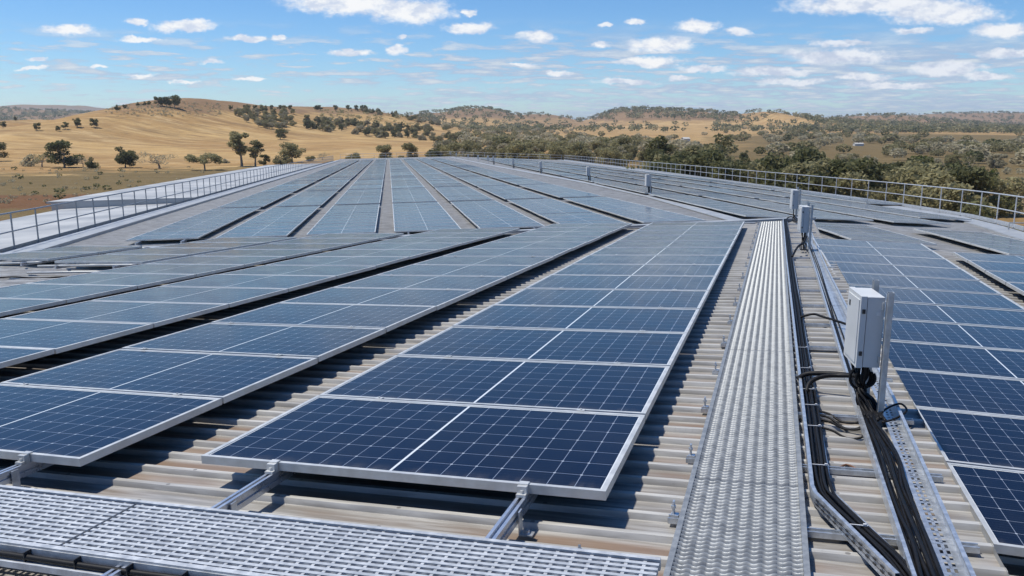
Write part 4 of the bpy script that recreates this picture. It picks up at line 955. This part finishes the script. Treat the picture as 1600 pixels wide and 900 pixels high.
# large dark gums close behind the right guardrail
RT = [(1032, 214, 'tall', 'dark', 1.25, 190, 'tall dark conical tree, leftmost of the dark trees behind the right guardrail'), (1022, 232, 'dense', 'dark', .8, 176, 'dark low tree at the foot of the tall conical tree'), (1062, 236, 'dense', 'dark', 1.0, 165, 'dark low tree between the conical tree and the broad gum'),
 (1108, 207, 'dense', 'gum', 1.15, 170, 'broad tall gum, highest crown behind the right guardrail'), (1128, 226, 'dense', 'dark', 1.1, 150, 'dark gum right below the broad tall gum'), (1090, 240, 'dense', 'dark', 1.0, 150, 'dark gum left below the broad tall gum'),
 (1147, 238, 'round', 'dark', .9, 150, 'dark gum at the right end of the broad gum clump'), (1178, 240, 'dense', 'dark', 1.0, 150, 'dark gum left of the tall double crowned gum'), (1195, 237, 'round', 'gum', 1.0, 140, 'olive gum beside the tall double crowned gum'),
 (1243, 222, 'dense', 'dark', 1.05, 140, 'tall dark gum with a double crown above the guardrail'), (1222, 242, 'dense', 'dark', .95, 132, 'dark gum left below the double crown'), (1262, 246, 'dense', 'dark', .9, 132, 'dark gum right below the double crown'), (1281, 238, 'tall', 'gum', 1.0, 150, 'thin gum right of the double crowned gum'),
 (1326, 247, 'dense', 'dark', 1.15, 125, 'round dark brown green tree above the guardrail'), (1364, 248, 'dense', 'dark', .9, 150, 'dark green tree right of the round brown green tree'), (1398, 251, 'tall', 'dark', .8, 160, 'narrow dark tree between rounder trees on the right'),
 (1398, 268, 'dense', 'gum', .9, 118, 'low olive tree behind the guardrail between two clumps'), (1450, 236, 'dense', 'lime', 1.0, 165, 'bright green leafy tree on the right'), (1428, 246, 'dense', 'dark', .8, 160, 'dark tree left of the bright green tree'),
 (1492, 252, 'dense', 'dark', 1.2, 130, 'large dark tree on the right, left crown'), (1515, 258, 'dense', 'dark', 1.0, 125, 'large dark tree on the right, right crown'), (1440, 262, 'dense', 'gum', 1.2, 118, 'broad olive tree in front of the large dark tree'), (1490, 274, 'dense', 'gum', 1.1, 108, 'low olive tree below the large dark tree'),
 (1550, 256, 'bush', 'lime', .7, 190, 'small bright bush right of the large dark tree'), (1410, 292, 'bush', 'gum', 1.1, 108, 'shrub close behind the right guardrail, left one'), (1520, 298, 'bush', 'dark', 1.2, 100, 'shrub close behind the right guardrail, right one')]
for (px, pt, k, lf, wd, d, lab) in RT: tpx(px, 300, pt, k, lf, lab, wide=wd, d=d)
RG2 = 'gums of the belt behind the right guardrail'
for i in range(20):
    px = 1005 + i * 29 + trng.uniform(-8, 8); d = trng.uniform(112, 175)
    if 1285 < px < 1310 or 1150 < px < 1168: continue
    tpx(px, 300, 244 + (px - 1000) * .035 + trng.uniform(-9, 9), trng.choice(['dense', 'dense', 'round']), trng.choice(['gum', 'dark', 'gum']), 'rounded olive gum in the belt just behind the right guardrail', RG2, d=d, wide=trng.uniform(1.0, 1.3))
# olive gums in the middle distance beyond the far guardrail
MG = 'olive gums beyond the far guardrail'
for i in range(44):
    px = trng.uniform(690, 1010); d = trng.uniform(235, 340); pt = 225 + (px - 690) * .012 + trng.uniform(-9, 9) - (d - 235) * .10
    tpx(px, 260, pt, trng.choice(['dense', 'dense', 'round', 'bush']), trng.choice(['gum', 'gum', 'gum', 'grey']), 'olive gum tree in the wood beyond the far guardrail', MG, d=d, wide=trng.uniform(.9, 1.2))
# woodland of the right plain: nearest ones as trees, the rest as one mass
WG = 'trees of the right hand plain'
wl_ = []
def field_gap(px, py):
    """1 where the photograph's open paddocks lie"""
    g = 0
    for (cx, cy, rx, ry) in [(1000, 207, 130, 12), (1150, 233, 70, 9), (1200, 205, 60, 4), (1330, 198, 70, 6), (1190, 272, 34, 18), (1460, 211, 55, 6), (1340, 234, 66, 9), (1560, 222, 40, 6), (1420, 235, 24, 8), (1560, 250, 40, 8), (1380, 265, 24, 20), (700, 240, 60, 6), (620, 215, 100, 14), (1560, 285, 60, 16), (1300, 275, 26, 14), (1530, 335, 90, 22)]:
        g = max(g, math.exp(-((px - cx) / rx) ** 2 - ((py - cy) / ry) ** 2))
    return g
while len(wl_) < 640:
    px = trng.uniform(690, 1640); py = 199 + (trng.random() ** 1.25) * 80 * (1 if px > 1000 else .5)
    if trng.random() < field_gap(px, py) * 1.6: continue
    if math.sin(px * .031 + py * .21) + math.sin(px * .013 - py * .11 + 2) < -1.05: continue
    P = to_ground(px, py)
    if P is None or math.hypot(P[0], P[1]) < 190: continue
    if px > 1000 and math.hypot(P[0], P[1]) < 420 and trng.random() < .6: continue
    wl_.append((math.hypot(P[0], P[1]), px, py, P))
wl_.sort(key=lambda q: q[0])
LOWV, LOWQ = [], []
LOW = {}
def lowtree(seed, n):
    r = np.random.default_rng(seed); c = r.normal(size=(n, 3)); c /= np.linalg.norm(c, axis=1)[:, None]; c *= r.uniform(.45, 1, n)[:, None] ** .5; c = c * [.52, .52, .40] + [0, 0, .56]
    a = r.normal(size=(n, 3)); a /= np.linalg.norm(a, axis=1)[:, None]; b_ = np.cross(a, r.normal(size=(n, 3))); b_ /= np.linalg.norm(b_, axis=1)[:, None]
    k = .15 * math.sqrt(70 / n) if n > 40 else .17; return np.stack([c - a * k, c - b_ * k * .8, c + a * k, c + b_ * k * .8], 1).reshape(-1, 3)
LOWS = [lowtree(i, 230) for i in range(8)]; LOWS2 = [lowtree(20 + i, 26) for i in range(8)]
def mass(pts, leaf, name, label, cat, small=False):
    V = []
    for (P, H) in pts:
        L = (LOWS2 if small else LOWS)[trng.randrange(8)]; a = trng.uniform(0, 6.28); c, s = math.cos(a), math.sin(a); w_ = H * trng.uniform(1.0, 1.7)
        V.append(np.stack([(L[:, 0] * c - L[:, 1] * s) * w_, (L[:, 0] * s + L[:, 1] * c) * w_, L[:, 2] * H], 1) + np.asarray(P))
    V = np.concatenate(V); o = link(name, mesh_fast(name, V, np.arange(len(V)).reshape(-1, 4), LEAF[leaf])); setp(o, label, cat, kind='stuff'); return o
budget = 60
masses = {'gum': [], 'grey': [], 'dark': []}
for i, (d, px, py, P) in enumerate(wl_):
    lf = trng.choices(['gum', 'grey', 'dark'], [5, 5, 1])[0]; H = trng.uniform(3.2, 7)
    if i < budget: tree(P, H * .9, trng.choice(['dense', 'round', 'bush', 'sparse']), lf, 'olive grey tree scattered over the plain behind the dark gums', WG)
    else: masses[lf].append((P, H))
# wooded far hills
rw = np.random.default_rng(5); n = 0
def wood_density(x, y, px):
    r = math.hypot(x, y); z = float(ground(x, y)); 
    if r < 1150: return 0
    base = .35
    if px < 260: base = 1.2
    if 560 < px < 915: base = .22 + .25 * (z > 40)
    if 930 < px < 1145: base = .45 + .9 * (z > 22)
    if 1145 <= px < 1240: base = .25
    if px >= 1240: base = .65
    if 860 < px < 1110 and z < 20: base = .06
    return base
hillp = []
while len(hillp) < 9000:
    a = rw.uniform(-.68, .68); d = math.exp(rw.uniform(math.log(1150), math.log(4800))); x, y = a * d, d; px = 800 + 1300 * a
    dn = wood_density(x, y, px) * (.55 + .6 * (math.sin(x * .011 + 1) * math.sin(y * .006) > -.35))
    if rw.random() < dn: hillp.append(((x, y, float(ground(x, y))), rw.uniform(6, 10)))
for (leaf, nm, lab, cat) in (('gum', 'woodland', 'olive woodland spread over the plain right of the roof', 'woodland'), ('grey', 'woodland', 'pale grey green woodland spread over the plain', 'woodland'), ('dark', 'woodland', 'dark green trees scattered through the plain', 'woodland')):
    mass(masses[leaf], leaf, nm, lab, cat)
mass(hillp[::2], 'dark', 'hill_woodland', 'dark scrub woodland covering the far hills', 'woodland', True); mass(hillp[1::2], 'gum', 'hill_woodland', 'olive scrub woodland dotted over the far hills', 'woodland', True)
# low tussocks on the near ground at the left, scrub over the bald hill
def tuss(cnt, box_px, hh, leaf, label):
    pts = []
    while len(pts) < cnt:
        px, py = trng.uniform(box_px[0], box_px[1]), trng.uniform(box_px[2], box_px[3]); P = to_ground(px, py)
        if P is not None: pts.append((P - (0, 0, .15), trng.uniform(*hh)))
    mass(pts, leaf, 'scrub', label, 'scrub', True)
tuss(110, (0, 330, 262, 318), (.35, .95), 'grey', 'low dry tussocks on the ground left of the shed'); tuss(26, (0, 300, 264, 312), (.6, 1.3), 'dark', 'dark low shrubs on the ground left of the shed')
tuss(260, (165, 345, 160, 182), (.5, 1.3), 'grey', 'dry scrub on top of the bald hill'); tuss(150, (500, 660, 172, 196), (1.0, 2.8), 'gum', 'scrub dotted over the slope of the ridge')
tuss(160, (1100, 1600, 255, 345), (.8, 2.2), 'grey', 'low scrub on the ground behind the right guardrail')
# small farm buildings and far structures
def shed(px, py, L, W_, H, lab, yaw=0.3):
    P = to_ground(px, py)
    if P is None: return
    c, s = math.cos(yaw), math.sin(yaw); ax, ay, up = np.array([c, s, 0]), np.array([-s, c, 0]), np.array([0, 0, 1.])
    o = thing('farm_shed', lab, 'shed', P); mb = MB(); mb.box(P + up * H * .35, ax, ay, up, L / 2, W_ / 2, H * .4); part('wall', mb, M['barn'], o)
    mb = MB(); e = [P + ax * k * L * .52 + ay * j * W_ * .54 + up * (H * .75 if j else H * 1.05) for k in (-1, 1) for j in (-1, 0, 1)]
    mb.add(e + [q + up * .15 for q in e], [(0, 3, 4, 1), (1, 4, 5, 2), (6, 7, 10, 9), (7, 8, 11, 10), (0, 1, 7, 6), (1, 2, 8, 7), (3, 9, 10, 4), (4, 10, 11, 5), (0, 6, 9, 3), (2, 5, 11, 8)]); part('roof', mb, M['barn'], o)
shed(1071, 222, 6, 5, 3.6, 'white farm shed among trees on the plain, left of the broad gum'); shed(1341, 228, 6, 3, 1.8, 'long low white shed on the plain to the right', .1)
shed(1374, 201, 11, 6, 3.5, 'white farm building far across the right plain', .2); shed(1405, 202, 8, 5, 3.5, 'pale farm building far right of the white one', .1)
# steel frame and pale yard just behind the right guardrail
o = thing('steel_rack', 'pale steel rack standing in the yard behind the right guardrail', 'rack', (33, 66, 0)); mb = MB()
b0 = np.array([31.5, 66, .0]); hgt = GZ - 8.3
for i in range(5):
    for j in range(2): mb.tube([b0 + np.array([i * .9, j * 1.2, 0]), b0 + np.array([i * .9, j * 1.2, hgt])], .05, 5)
for h in (.35, .7, 1.0):
    for j in range(2): mb.tube([b0 + np.array([0, j * 1.2, hgt * h]), b0 + np.array([3.6, j * 1.2, hgt * h])], .05, 5)
part('frame', mb, M['flash'], o)
